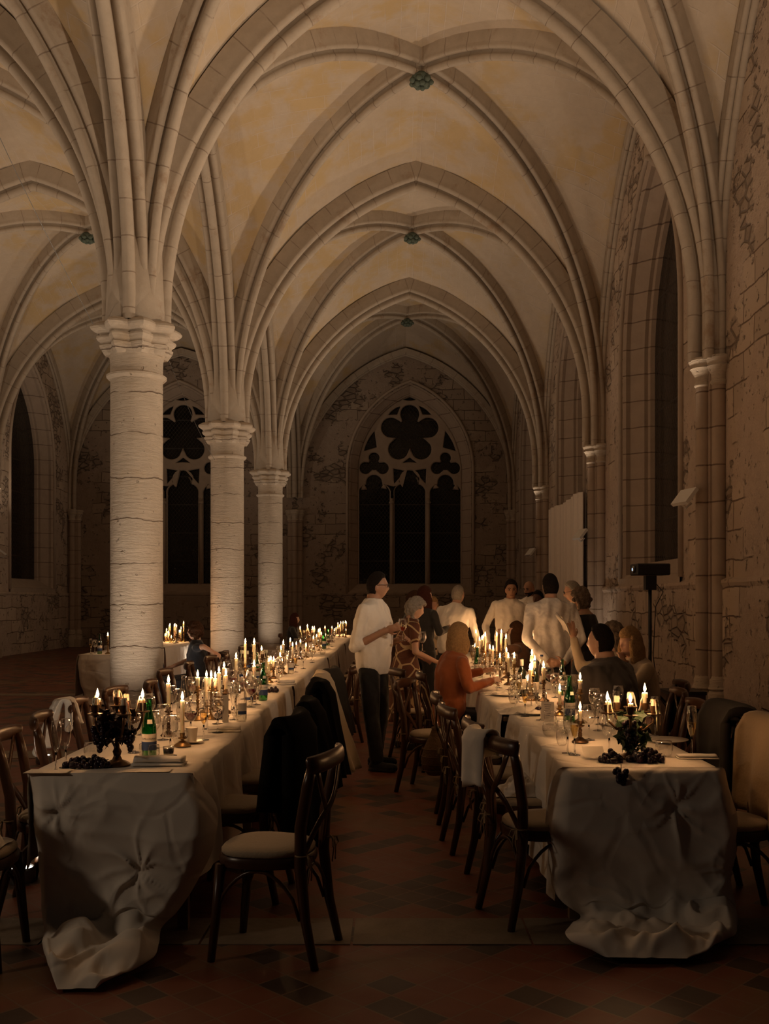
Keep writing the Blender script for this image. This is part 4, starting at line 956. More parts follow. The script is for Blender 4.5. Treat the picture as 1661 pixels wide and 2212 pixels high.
def bottle(kind):
    o = thing('bottle', 'bottle', 'bottle')
    if kind == 'green':
        MB().lathe([(0, .004), (.034, 0), (.037, .008), (.037, .150), (.034, .18), (.022, .225), (.015, .26), (.0135, .30), (.015, .302), (.015, .312), (.011, .312)], n=28).build('body', M['green'], o)
        lab = MB().grid(lambda u, v: (.0376*cos(-pi/2+(u-.5)*3.0), .0376*sin(-pi/2+(u-.5)*3.0), .045+.085*v), 20, 2).build('label', M['paper'], o)
        tag(lab, 'white and blue paper label')
        MB().grid(lambda u, v: (.0379*cos(-pi/2+(u-.5)*3.0), .0379*sin(-pi/2+(u-.5)*3.0), .045+.045*v), 20, 2).build('label_panel', M['blue'], lab)
        bent_text(lab, 'S.PELLEGRINO', .0382, .105, .0135, M['ink'])
        MB().grid(lambda u, v: ((.0345-.005*v)*cos(-pi/2+(u-.5)*.8), (.0345-.005*v)*sin(-pi/2+(u-.5)*.8), .182+.022*v), 8, 2).build('neck_label', M['paper'], o)
    elif kind == 'clear':
        MB().lathe([(0, .004), (.034, 0), (.036, .008), (.036, .16), (.034, .18), (.024, .225), (.015, .262), (.0125, .30), (.014, .303), (.014, .312), (.010, .312)], n=28).build('body', M['glass'], o)
        MB().lathe([(0, .006), (.033, .006), (.033, .11), (0, .11)], n=24).build('water', M['water'], o)
        MB().lathe([(.0139, .298), (.0145, .300), (.0145, .314), (0, .315)], n=16).build('cap', M['blue'], o)
        lab = MB().grid(lambda u, v: (.0366*cos(-pi/2+(u-.5)*1.9+.3), .0366*sin(-pi/2+(u-.5)*1.9+.3), .05+.075*v), 14, 2).build('label', M['paper'], o); tag(lab, 'pale label with a dark blue band')
        MB().grid(lambda u, v: (.0369*cos(-pi/2+(u-.5)*1.9+.3), .0369*sin(-pi/2+(u-.5)*1.9+.3), .05+.022*v), 14, 2).build('label_band', M['blue'], lab)
    elif kind == 'carafe':
        MB().lathe([(0, .004), (.045, 0), (.050, .01), (.048, .08), (.030, .18), (.016, .25), (.015, .29), (.019, .305)], n=28).build('body', M['glass'], o)
        MB().lathe([(0, .006), (.046, .01), (.045, .06), (0, .06)], n=24).build('water', M['water'], o)
    else:
        MB().lathe([(0, .004), (.034, 0), (.037, .006), (.037, .19), (.034, .21), (.018, .24), (.0145, .26), (.0145, .31), (.016, .312), (.016, .32), (.0, .32)], n=28).build('body', M['dkgreen'], o)
        tag(MB().grid(lambda u, v: (.0376*cos(-pi/2+(u-.5)*2.2), .0376*sin(-pi/2+(u-.5)*2.2), .06+.085*v), 16, 2).build('label', M['paper'], o), 'cream paper label')
        MB().lathe([(.0152, .255), (.0155, .30), (.0152, .312)], n=16).build('foil', M['paper'], o)
    return Proto(o)
B = {k: bottle(k) for k in ('green', 'clear', 'carafe', 'wine')}
def put(pr, px, py, label, group=None, rz=0, scale=None, z=.0045):
    x, y = TB(px, py); return pr((x, y, TZ+z), rz, label, group, scale)
put(flute_e, 121, 1667, 'empty champagne flute nearest the left corner of the left table'); put(flute_e, 142, 1660, 'empty champagne flute just behind the corner one, left table')
put(tumb_e, 199, 1643, 'round stemless glass behind the flat grapes, left table'); put(B['green'], 322, 1640, 'green water bottle behind the foreground left candelabra', None, .35, (1, 1, .98))
put(wine_e, 290, 1627, 'empty wine glass right of the foreground left candelabra'); put(wine_e, 331, 1618, 'empty wine glass in front of the green bottle, left table')
put(tumb_e, 313, 1640, 'small tumbler low in front of the green bottle', None, 0, (.75, .75, .85)); put(tumb_e, 332, 1642, 'second small tumbler beside the low one, left table', None, 0, (.75, .75, .85))
put(wine_e, 368, 1634, 'empty wine glass in front of the squat candlestick, left table'); put(tumb_w, 390, 1610, 'wide tumbler of water left of the paper cup', None, 0, (1.1, 1.1, .85))
put(wine_r, 412, 1592, 'wine glass of red wine behind the paper cup, left table'); put(flute_w, 440, 1600, 'flute of pale wine right of the paper cup, left table'); put(wine_e, 352, 1600, 'empty wine glass between green bottle and squat candlestick')
put(B['carafe'], 397, 1560, 'tall clear carafe behind the squat candlestick'); put(B['clear'], 521, 1560, 'clear water bottle with blue label, left table', None, .2); put(B['clear'], 537, 1527, 'clear bottle just behind the blue-labelled one')
put(B['green'], 568, 1514, 'green bottle in the middle of the left table', None, .5); put(B['green'], 554, 1480, 'green bottle farther back beside the tall candles, left table', None, .5); put(B['clear'], 628, 1457, 'clear bottle with pale label among the dense candles')
put(wine_r, 503, 1500, 'wine glass with red wine behind the clear bottle, left table')
sm = put(small_g, 364, 1640, 'small glass with a black striped label in front of the wine glasses'); MB().lathe([(.0245, .01), (.0265, .05)], n=16).build('striped_label', M['ink'], sm); MB().lathe([(.0255, .018), (.0262, .026)], n=16).build('label_stripe', M['paper'], sm)
x, y = TB(417, 1607); t = thing('saucer', 'white saucer under the paper cup, left table', 'saucer', (x, y, TZ+.0045)); MB().lathe([(0, .003), (.03, .003), (.055, .012), (.056, .015), (.03, .007), (0, .007)], n=28).build('dish', M['plate'], t)
t = thing('paper_cup', 'white paper cup on a saucer, left table', 'cup', (x-.008, y, TZ+.012)); MB().lathe([(0, .001), (.026, .001), (.034, .078), (.0355, .080), (.034, .082), (.032, .078), (.025, .006), (0, .006)], n=24).build('body', M['paper'], t, angle=50)
put(flute_w, 1241, 1633, 'flute of pale wine nearest the camera on the right table'); put(flute_e, 1226, 1629, 'second flute just left of the foreground one, right table'); put(tumb_w, 1187, 1592, 'round tumbler with a little water, aisle side of the right table', None, 0, (1.05, 1.05, .95))
put(tumb_e, 1214, 1612, 'smaller tumbler beside the foreground flutes, right table', None, 0, (.8, .8, 1)); put(flute_w, 1494, 1632, 'flute of pale wine alone at the right edge of the right table', None, 0, (1.08, 1.08, 1.08))
put(tumb_e, 1434, 1636, 'wide empty tumbler behind the grapes, right table', None, 0, (1.1, 1.1, .9)); put(wine_e, 1316, 1632, 'empty wine glass left of the foreground right candelabra'); put(wine_o, 1397, 1600, 'wine glass with rose wine behind the right candelabra')
put(wine_r, 1308, 1570, 'wine glass with red wine in front of the dark grey shirt'); put(wine_e, 1292, 1580, 'empty wine glass behind the baluster candlestick'); put(wine_e, 1272, 1600, 'empty wine glass right of the baluster candlestick')
put(flute_e, 1414, 1592, 'tall empty glass at the far side behind the right candelabra'); put(flute_w, 1121, 1518, 'flute of pale wine beside the cake plate'); put(B['green'], 1230, 1560, 'green bottle standing upright before the dark grey shirt', None, .4)
put(B['green'], 1214, 1503, 'green bottle behind the dark wine bottles, right table', None, .4); put(B['wine'], 1127, 1505, 'dark wine bottle behind the cake plate, right table'); put(B['wine'], 1154, 1512, 'dark wine bottle with pale label beside the round holder', None, .4)
put(B['green'], 1031, 1461, 'green bottle by the hand of the woman in rust', None, .3); put(B['clear'], 1170, 1490, 'clear bottle among the candles of the right table')
put(wine_e, 1335, 1545, 'empty wine glass near the elbow of the dark grey shirt')
# plates, cards, napkins
def plate_thing(px, py, label, r=.13, z=.0045):
    x, y = TB(px, py); t = thing('plate', label, 'plate', (x, y, TZ+z)); MB().lathe([(0, .004), (r*.62, .004), (r, .016), (r, .019), (r*.6, .008), (0, .008)], n=36).build('dish', M['plate'], t); return t
plate_thing(1096, 1504, 'white plate with a slice of cake, right table'); plate_thing(1055, 1476, 'white plate with a dark napkin by the woman in rust'); plate_thing(1150, 1545, 'white plate under the small grape bunch, right table', .11)
plate_thing(1440, 1605, 'white plate at the wall side of the right table', .12)
x, y = TB(1098, 1502); ck = thing('cake_slice', 'pale slice of cake with dark berries on the plate', 'cake', (x, y, TZ+.014)); mb = MB(); mb.add([(-.04, -.02, 0), (.05, -.025, 0), (.01, .04, 0), (-.04, -.02, .03), (.05, -.025, .03), (.01, .04, .03)], [(2, 1, 0), (3, 4, 5), (0, 1, 4, 3), (1, 2, 5, 4), (2, 0, 3, 5)]); mb.build('sponge', M['plate'], ck, smooth=False)
for k in range(6): MB().ball((-.02+.011*k, -.008+.006*sin(k*3), .034), .005, 6, 5).build('berry', M['grape'], ck)
def fold_napkin(px, py, w, d, h, rz, label, seed=1, m='napkin'):
    x, y = TB(px, py); mb = MB(); random.seed(seed)
    def layer(z0, w, d, hh, k):
        def fn(u, v):
            a = 2*pi*u; e = abs(cos(a))**.5*(1 if cos(a) > 0 else -1); g = abs(sin(a))**.9*(1 if sin(a) > 0 else -1)
            yy = (v-.5)*w; return (yy+.004*noise.noise(V((u*4, k, v*3))), e*d/2+.006*noise.noise(V((v*4, u*3, k))), z0+hh/2+g*hh/2*(1+.3*noise.noise(V((v*3, k, 0)))))
        b = len(mb.v); mb.grid(fn, 28, 14); n = 29; mb.f.append(tuple(b+i for i in range(28))[::-1]); mb.f.append(tuple(b+14*n+i for i in range(28)))
    layer(0, w, d, h*.35, 1); layer(h*.33, w*.96, d*.72, h*.66, 2)
    o = tag(mb.build('napkin', M[m], loc=(x, y, TZ+.005)), label, 'napkin'); o.rotation_euler = (0, 0, rz); return o
fold_napkin(345, 1655, .25, .11, .045, .02, 'large rolled white napkin at the near edge of the left table', 1)
fold_napkin(485, 1582, .20, .085, .035, .1, 'rolled white napkin past the paper cup, left table', 2)
fold_napkin(1505, 1640, .20, .09, .022, -.05, 'folded white napkin at the near right corner of the right table', 3)
fold_napkin(618, 1480, .16, .10, .05, .5, 'crumpled white napkin near the middle of the left table', 4)
def sheet(name, px, py, w, d, rz, label, cat, lift=.05, m='paper', seed=1):
    x, y = TB(px, py); mb = MB()
    f = lambda u, v: ((u-.5)*w, (v-.5)*d, .003+lift*max(0, u-.55)**2*2*0+lift*(v**3)*.5+.003*noise.noise(V((u*2, v*2, seed))))
    mb.grid(f, 10, 10); b = len(mb.v); mb.grid(lambda u, v: tuple(V(f(u, v))+V((0, 0, .0012))), 10, 10)
    o = tag(mb.build(name, M[m], loc=(x, y, TZ+.0055)), label, cat); o.rotation_euler = (0, 0, rz); return o
sheet('menu_card', 105, 1670, .20, .11, .0, 'pale menu card flat at the left corner of the left table', 'card', .0)
sheet('menu_card', 318, 1682-14, .22, .10, .05, 'white card partly under the large rolled napkin', 'card', .0)
sheet('menu_card', 1285, 1640, .11, .09, .1, 'pale card standing up beside the right candelabra', 'card', .10)
x, y = TB(1183, 1560); cdp = thing('menu_card', 'standing menu card before the green bottle, right table', 'card', (x, y, TZ+.006), -.5)
MB().box((0, 0, .065), (.09, .002, .13)).build('card', M['paper'], cdp, smooth=False)
for k in range(6): MB().box((0, -.0016, .11-.014*k), (.05-.008*(k % 3), .0008, .003)).build('printed_line', M['ink'], cdp, smooth=False)
x, y = TB(487, 1562); cdp = thing('menu_card', 'tall narrow card leaning among the candles, left table', 'card', (x, y, TZ+.006), .7); MB().box((0, 0, .09), (.045, .002, .18)).build('card', M['paper'], cdp, smooth=False)
def crumple(name, loc, size, label, cat='napkin', m='napkin', seed=1, h=.08):
    mb = MB()
    def fn(u, v):
        x, y = (u-.5)*2, (v-.5)*2; r = min(1, sqrt(x*x+y*y)); e = 1-r**3
        z = e*h*(.35+1.1*abs(noise.noise(V((x*1.7, y*1.7, seed))))+.5*abs(noise.noise(V((x*4, y*4, seed+5)))))
        return (x*size[0]/2*(1+.15*noise.noise(V((y*2, seed, 0)))), y*size[1]/2*(1+.2*noise.noise(V((x*2, seed, 4)))), z+.004)
    mb.grid(fn, 34, 34); o = tag(mb.build(name, M[m], loc=loc), label, cat); return o
c0 = CHN['chair at the left picture edge with a crumpled napkin on its seat']; crumple('napkin', (c0[0]+.04, c0[1]-.02, .493), (.26, .22), 'crumpled white napkin on the chair seat at the left picture edge', seed=2, h=.11)
c0 = CHN['dark chair with a napkin on its seat just behind the one with the white cloth']; crumple('napkin', (c0[0], c0[1], .493), (.30, .24), 'white napkin lying on a chair seat beside the right table', seed=3, h=.10)
for px, py, sx, sy, l, k in ((1110, 1540, .42, .34, 'loose white paper runner bunched on the right table', 11), (1075, 1500, .34, .3, 'translucent white runner hanging near the cake plate', 12), (1065, 1455, .2, .2, 'crumpled white paper among the candles of the right table', 14), (735, 1375, .5, .9, 'crumpled white cloth at the far end of the left table', 15)):
    x, y = TB(px, py); crumple('paper_runner', (max(x, -1.4 if px < 800 else .98), y, TZ+.004), (sx, sy), l, 'runner', 'cloth', k, .045)
# the other glassware standing along the tables
random.seed(11); kinds = [(wine_e, 'empty wine glass'), (flute_e, 'empty champagne flute'), (tumb_e, 'empty tumbler'), (wine_e, 'empty wine glass'), (flute_w, 'flute of pale wine'), (tumb_w, 'tumbler of water'), (wine_r, 'wine glass of red wine'), (wine_e, 'empty wine glass')]
def scatter(xc, y0, y1, n, where, hw=.27):
    for i in range(n):
        y = y0+(y1-y0)*(i+.5)/n+random.uniform(-.06, .06); side = 1 if i % 2 else -1; x = xc+side*random.uniform(.10, hw)
        pr, l = kinds[random.randrange(len(kinds))]
        pr((x, y, TZ+.005), 0, l+' '+where, l.replace('empty ', '')+' '+where)
scatter(-1.30, 5.9, 8.2, 22, 'in the crowded nearer half of the left table')
scatter(-1.30, 8.2, 12.5, 30, 'in the middle stretch of the left table')
scatter(-1.29, 12.5, 21, 26, 'far down the left table')
scatter(1.17, 6.0, 8.3, 16, 'in the nearer half of the right table')
scatter(1.17, 8.3, 14.5, 30, 'far down the right table')
scatter(-4.34, 15.3, 19.6, 14, 'on the left aisle table')
Y = 15.2; B['green']((-4.45, Y, TZ+.005), 0, 'green bottle on the left aisle table beside the nearest column'); flute_w((-4.58, Y-.02, TZ+.005), 0, 'flute of pale wine at the corner of the left aisle table')
for i, (px, py) in enumerate(((708, 1395), (700, 1402), (1085, 1430))): put(B['green'], px, py, ('green bottle at the far end of the left table', 'second green bottle at the far end of the left table', 'green bottle among the far candles of the right table')[i], None, .2)
drape('blanket', M['navy'], (-4.02, 16.4, pi/2), .9, .05, .62, 'dark blue cloth hanging off the left aisle table beside the column', 'cloth', 20, TZ+.05, .02, ytop=-.06)

# ------------------------------------------------------------------ people
SKIN = {k: plain('skin_'+k, c, .55, .08, 30, .15, 60, Subsurface_Weight=.15, Subsurface_Scale=.01) for k, c in (('light', (.55, .33, .23)), ('tan', (.40, .22, .14)), ('dark', (.11, .05, .03)))}
HAIRM = {k: plain('hair_'+k, c, .8, .5, 60, .9, 110, Specular_IOR_Level=.15) for k, c in (('black', (.012, .008, .006)), ('brown', (.05, .022, .010)), ('red', (.045, .012, .006)), ('grey', (.30, .265, .225)), ('blond', (.33, .20, .09)), ('mix', (.16, .12, .09)))}
def m_fabric(n, c, rough=.8, sheen=.2, bs=.5, **kw):
    t = NT(n); h = t.math('ADD', t.n('TexWave', 1, Vector=t.obj(), Scale=2.2, Distortion=9.0, Detail=3.0, Detail_Scale=.8), t.math('MULTIPLY', t.noise(14, None, 3), .35)); return t.fin(c, rough, t.bump(h, bs, .03), Sheen_Weight=sheen, **kw)
FAB = {'white': m_fabric('white_shirt', (.86, .80, .72)), 'satin': m_fabric('satin_shirt', (.86, .82, .78), .3, .1, .8), 'black': m_fabric('black_clothes', (.008, .007, .007)), 'rust': m_fabric('rust_blouse', (.32, .085, .02)),
       'cream': m_fabric('cream_top', (.50, .40, .28)), 'grey': m_fabric('grey_shirt', (.06, .05, .045)), 'brown': m_fabric('brown_jacket', (.10, .045, .022)), 'navy': m_fabric('navy_dress', (.004, .006, .014)),
       'giraffe': m_print('giraffe_print', (.50, .36, .20), (.11, .035, .015), 7.0, .045)}
def head_fn(d):
    x, y, z = d; rx, ry, rz = .074, .093, (.118 if z > 0 else .122)
    if z < 0: rx *= 1-.28*(-z)**1.4; 
    if z < -.2 and y < 0: ry *= 1-.35*min(1, (-z-.2)/.8)
    p = V((x*rx, y*ry, z*rz)); fr = max(0, y)
    g = lambda cx, cz, w, h: math.exp(-((x-cx)/w)**2-((z-cz)/h)**2)*(1 if y > 0 else 0)
    p.y += fr*(.022*g(0, -.20, .13, .16)+.010*g(0, -.02, .09, .16)-.012*g(.34, .06, .16, .12)-.012*g(-.34, .06, .16, .12)+.006*g(0, .24, .5, .09)+.007*g(0, -.50, .24, .07)-.004*g(0, -.585, .2, .03)+.005*g(0, -.65, .2, .06)+.010*g(0, -.88, .25, .15))
    p.x += (.004*g(.45, -.12, .18, .16)-.004*g(-.45, -.12, .18, .16))
    return p
def sphere_dirs(n, m): return [[V((sin(pi*i/m)*sin(2*pi*k/n), sin(pi*i/m)*cos(2*pi*k/n), cos(pi*i/m))) for k in range(n)] for i in range(m+1)]
def add_head(mb, T):
    D = sphere_dirs(40, 32); n = 40; vs = [T(head_fn(d)) for r in D for d in r]
    mb.add(vs, [(i*n+k, (i+1)*n+k, (i+1)*n+(k+1) % n, i*n+(k+1) % n) for i in range(32) for k in range(n)])
    for s in (-1, 1):
        b = MB(); b.ball((0, 0, 0), (.010, .020, .032), 10, 8); mb.add([T(V((s*.073, -.008, -.012))+V(p)) for p in b.v], b.f)
def add_hair(mb, T, style, seed=1):
    D = sphere_dirs(36, 26); n = 36; vs = []
    for r in D:
        for d in r:
            p = head_fn(d); a = d.y
            line = .50+.25*max(0, a) if a > .45 else (.05 if a > -.1 else -.62)
            if .0 < a <= .45: line = .05+(a/.45)*.47
            if style in ('bob', 'long'): line = .42 if a > .45 else (-.9 if a < .18 else -.9+(a-.18)/.27*1.3)
            k = min(1, max(0, (d.z-line)/.12+.5)); th = {'short': .014, 'curly': .030, 'bob': .024, 'long': .022, 'bald': .002, 'wavy': .022}[style]
            th *= 1+(.5*noise.noise(d*6+V((seed, 0, 0))) if style in ('curly', 'wavy') else .25*noise.noise(d*3+V((seed, 0, 0))))
            u = p.normalized(); vs.append(T(p+u*(th*k-.018*(1-k))+V((0, 0, .008*k*max(0, d.z)))))
    mb.add(vs, [(i*n+k, (i+1)*n+k, (i+1)*n+(k+1) % n, i*n+(k+1) % n) for i in range(26) for k in range(n)])
    random.seed(seed)
    if style == 'curly':
        for k in range(150):
            d = V((random.gauss(0, 1), random.gauss(0, 1)-.35, random.gauss(0, 1)+.45)).normalized()
            if d.y > .45 and d.z < .45: continue
            p = head_fn(d); q = T(p+p.normalized()*.026); mb.ball(q, .017+.010*random.random(), 7, 5)
    if style in ('bob', 'long'):
        L = .10 if style == 'bob' else .27
        for k in range(26):
            a = RA(62+ (236*k/25)); x, y = .078*sin(a), .088*cos(a)*1.0
            top = T(V((x*.9, y*.9, .03))); mid = T(V((x*1.13, y*1.12, -.05))); end = T(V((x*1.08, y*1.05-.01, -.05-L*(.85+.2*random.random()))))
            mb.tube([top, mid, (mid+end)/2+V((0, 0, 0)), end], [.020, .026, .024, .010], 7)
def torso(mb, pel, che, nek, side, sc=1.0, grow=.0, belly=0, lower=True, female=False, cut=0, hk=1):
    """lofted elliptical rings along the spine"""
    pel, che, nek = V(pel), V(che), V(nek); side = V(side).normalized(); L = []
    hip, wst, cst, shd = (.168, .138, .150, .165) if female else (.165, .155, .178, .19)
    R = [(-.12, hip*.80, .10), (-.05, hip*.98, .118), (.03, hip, .115+belly*.4), (.14, wst, .115+belly), (.26, (wst+cst)/2, .124+belly*.8), (.36, cst, .132+belly*.2), (.45, shd*1.0, .105), (.50, shd*.92, .085), (.535, .085, .068), (.56, .055, .058), (.60, .050, .054)]
    R = R[:len(R)-cut]; tot = (che-pel).length+(nek-che).length; k_ = tot/.50
    for s, rx, ry in R:
        s *= k_; l1 = (che-pel).length
        t = s/l1 if s < l1 else 1+(s-l1)/max((nek-che).length, .01)
        d1 = (che-pel).normalized(); d2 = (nek-che).normalized()
        p = pel+d1*s if s < l1 else che+d2*(s-l1); u = d1.lerp(d2, min(1, max(0, t/1.6))).normalized()
        f = side.cross(u)*-1; L.append((p, side-u*side.dot(u)*0, f.normalized(), rx*sc+grow, ry*sc+grow))
    n = 24; vs = []
    for p, sx, fy, rx, ry in L:
        for k in range(n): a = 2*pi*k/n; c, s = cos(a), sin(a); vs.append(p+sx*rx*c+fy*ry*s)
    m = len(L); fs = [(i*n+k, i*n+(k+1) % n, (i+1)*n+(k+1) % n, (i+1)*n+k) for i in range(m-1) for k in range(n)]
    mb.add(vs, fs+[tuple(range(n))[::-1], tuple((m-1)*n+k for k in range(n))])
def hand(mb, w, d, palm_n, s=1.0, curl=.6, spread=1.0):
    """w wrist point, d hand direction, palm_n palm normal, five separate fingers"""
    w, d = V(w), V(d).normalized(); nrm = V(palm_n); nrm = (nrm-d*nrm.dot(d)).normalized(); q = d.cross(nrm)
    c = w+d*.045*s; R = Matrix((q, d, nrm)).transposed()
    mb.ball(c, (.040*s, .050*s, .017*s), 14, 10, Rm=R)
    for k, (o, L) in enumerate(((-.029, .068), (-.010, .078), (.010, .073), (.028, .058))):
        b = w+d*.080*s+q*o*s; ax = (d+q*o*4*spread).normalized(); p1 = b+(ax*cos(curl*.4)+nrm*sin(curl*.4))*L*.45*s; p2 = p1+(ax*cos(curl*1.3)+nrm*sin(curl*1.3))*L*.32*s; p3 = p2+(ax*cos(curl*2.1)+nrm*sin(curl*2.1))*L*.25*s
        mb.cap(b-ax*.02*s, p1, .0095*s, .0088*s, 8); mb.cap(p1, p2, .0088*s, .0080*s, 8); mb.cap(p2, p3, .0080*s, .0066*s, 8)
    b = w+d*.025*s-q*.030*s; t1 = b+(d*.6-q*.75+nrm*.35).normalized()*.040*s; t2 = t1+(d*.85-q*.2+nrm*.5).normalized()*.030*s
    mb.cap(b, t1, .013*s, .011*s, 8); mb.cap(t1, t2, .011*s, .008*s, 8)
def finish(o, vox, sm=4, wr=0):
    r = o.modifiers.new('r', 'REMESH'); r.mode = 'VOXEL'; r.voxel_size = vox; r.use_smooth_shade = True
    s = o.modifiers.new('s', 'SMOOTH'); s.iterations = sm; s.factor = .5
    if wr:
        t = bpy.data.textures.get('wrinkle') or bpy.data.textures.new('wrinkle', 'CLOUDS'); t.noise_scale = .09; t.noise_depth = 2
        d = o.modifiers.new('d', 'DISPLACE'); d.texture = t; d.strength = wr; d.mid_level = .5; d.texture_coords = 'GLOBAL'
    return o
def person(x, y, face, label, H=1.76, sit=False, skin='light', hair=('short', 'brown'), top=('shirt', 'white', 'long'), bottom=('trousers', 'black'), P=None, look=0, nod=0, tilt=0, lean=(0, 0), female=False,
           specs=False, beard=None, vox=.0075, belly=.0, hands=None, fm=1.0, face_marks=False, group=None, wide=1.0):
    k = H/1.76; P = P or {}; t = thing('person', label, 'person', (x, y, 0), face, group)
    J = dict(pel=(0, 0, .97), kL=(-.11, .03, .50), kR=(.11, .03, .50), aL=(-.12, -.02, .09), aR=(.12, -.02, .09), eL=(-.25, -.03, 1.14), eR=(.25, -.03, 1.14), wL=(-.25, .08, .90), wR=(.25, .08, .90))
    if sit: J.update(pel=(0, -.02, .56), kL=(-.12, .42, .50), kR=(.12, .42, .50), aL=(-.13, .38, .09), aR=(.13, .38, .09), eL=(-.25, .08, .78), eR=(.25, .08, .78), wL=(-.15, .30, .80), wR=(.15, .30, .80))
    J.update({a: b for a, b in P.items()})
    for a in J: J[a] = V(J[a]) if sit and a[0] in 'ka' else V(J[a])*1.0
    if not sit: J = {a: b*k for a, b in J.items()}
    pel = J['pel']; lx, ly = lean; up = V((lx, ly, 1)).normalized(); up2 = V((lx*1.2, ly*1.25+.02, 1)).normalized()
    che = pel+up*.28*k; nek = che+up2*.22*k; wS = (.165 if female else .185)*k*wide; sdv = V((1, 0, 0)); sdv = (sdv-up2*sdv.dot(up2)).normalized()
    if 'turn' in P: pass
    sL, sR = nek-sdv*wS-up2*.045*k, nek+sdv*wS-up2*.045*k
    HR = Matrix.Rotation(look, 3, 'Z') @ Matrix.Rotation(tilt, 3, 'Y') @ Matrix.Rotation(-nod, 3, 'X')
    hc = nek+up2*.088*k+HR @ V((0, .030*k, .085*k)); T = lambda p: hc+HR @ (V(p)*k*.97)
    hs = k*(.92 if female else 1.0)
    b = MB(); add_head(b, T); b.cap(nek-up2*.03, hc+HR @ V((0, -.012, -.05)), .060*hs, .056*hs, 16)
    torso(b, pel, che, nek, sdv, k*wide, 0, belly, female=female, hk=k)
    for s, S_, E, W in ((-1, sL, J['eL'], J['wL']), (1, sR, J['eR'], J['wR'])):
        b.cap(S_, E, .050*hs, .040*hs, 14); b.cap(E, W, .041*hs, .027*hs, 14)
        q = (hands or {}).get('L' if s < 0 else 'R', {})
        hand(b, W, q.get('d', (W-E)), q.get('n', (-s*.6, .2, -.5)), k*(.92 if female else 1), q.get('curl', .5), q.get('spread', 1))
    for s in 'LR':
        hp = pel+V(((-.09 if s == 'L' else .09)*k, 0, -.03)); b.cap(hp, J['k'+s], .088*k, .058*k, 16); b.cap(J['k'+s], J['a'+s], .056*k, .036*k, 14)
        A = J['a'+s]; tf = A+V(((-.02 if s == 'L' else .02), .16*k, -.045)); b.cap(A+V((0, -.03, -.04)), tf, .038*k, .030*k, 12)
    finish(b.build('body', SKIN[skin], t), vox, 2)
    if hair[0] != 'bald':
        h = MB(); add_hair(h, T, hair[0], int(abs(x*10))+1); finish(h.build('hair', HAIRM[hair[1]], t), .007, 1)
    if top:
        s = MB(); ln = top[2]; torso(s, pel+V((0, 0, .0)), che, nek, sdv, k*wide, .014, belly, female=female, hk=k, cut=(ln == 'none') and 3 or 1); ln = top[2]
        for S_, E, W in ((sL, J['eL'], J['wL']), (sR, J['eR'], J['wR'])):
            if ln in ('long', 'short', 'rolled'):
                s.cap(S_, E if ln != 'short' else S_.lerp(E, .55), .062*k, .050*k, 16)
            if ln == 'long': s.cap(E, E.lerp(W, .93), .050*k, .038*k, 16)
            if ln == 'rolled': s.cap(E, E.lerp(W, .22), .053*k, .052*k, 16)
        finish(s.build(top[0], FAB[top[1]], t), .010, 4, .018 if ln != 'none' else .008)
        if top[0] == 'shirt':
            c = MB(); c.tube([nek-up2*.015+(sdv*cos(a)*.066+V((0, 1, 0))*sin(a)*.064)*k+V((0, 0, .014-.020*max(0, sin(a)))) for a in [2*pi*i/20 for i in range(20)]], 1, 8, flat=(.022, .006, up2), closed=True); c.build('collar', FAB[top[1]], t)
    if bottom:
        s = MB()
        if bottom[0] == 'trousers':
            s.ball(pel+V((0, 0, -.02)), (.178*k, .135*k, .12*k), 20, 12)
            for q in 'LR':
                hp = pel+V(((-.09 if q == 'L' else .09)*k, 0, -.04)); s.cap(hp, J['k'+q], .102*k, .076*k, 16); s.cap(J['k'+q], J['a'+q].lerp(J['k'+q], .03), .074*k, .062*k, 16)
            finish(s.build('trousers', FAB[bottom[1]], t), .011, 4, .012)
        else:
            hem = bottom[2]; rows = [(pel+V((0, 0, .10)), .155, .12), (pel+V((0, 0, -.02)), .19, .15)]
            if sit: s.cap(pel+V((-.06, 0, -.03)), J['kL'], .13, .10, 18); s.cap(pel+V((.06, 0, -.03)), J['kR'], .13, .10, 18); s.cap(J['kL']+V((.03, 0, 0)), J['kL']+V((.02, 0, -.3)), .10, .12, 16); s.cap(J['kR']+V((-.03, 0, 0)), J['kR']+V((-.02, 0, -.3)), .10, .12, 16)
            else:
                for i in range(1, 9): u = i/8; rows.append((pel.lerp(V((0, 0, hem)), u), .19+.07*u, .15+.09*u))
                n = 30; vs = []
                for p, rx, ry in rows:
                    for q in range(n): a = 2*pi*q/n; w = 1+.06*sin(7*a)*max(0, (.9-p.z)); vs.append(p+V((rx*cos(a)*w, ry*sin(a)*w, 0)))
                m = len(rows); s.add(vs, [(i*n+q, i*n+(q+1) % n, (i+1)*n+(q+1) % n, (i+1)*n+q) for i in range(m-1) for q in range(n)]+[tuple(range(n))[::-1], tuple((m-1)*n+q for q in range(n))])
            finish(s.build('skirt', FAB[bottom[1]], t), .011, 3, .010)
    for q in 'LR':
        A = J['a'+q]; s = MB(); s.cap(A+V((0, -.035, -.045)), A+V(((-.02 if q == 'L' else .02), .17*k, -.05)), .044*k, .036*k, 12); s.box(A+V(((-.01 if q == 'L' else .01), .06, -.078)), (.085, .25*k, .02)); finish(s.build('shoe', FAB['black'], t), .009, 2)
    if specs:
        g = MB()
        for s in (-1, 1):
            g.tube([T(V((s*.032+.021*cos(a), .098, .010+.017*sin(a)))) for a in [2*pi*i/14 for i in range(14)]], .0022, 5, closed=True)
            g.tube([T(V((s*.053, .095, .014))), T(V((s*.076, .04, .012))), T(V((s*.078, -.02, .005)))], .0022, 5)
        g.tube([T(V((-.011, .100, .014))), T(V((.011, .100, .014)))], .0022, 5); g.build('glasses', M['ink'], t)
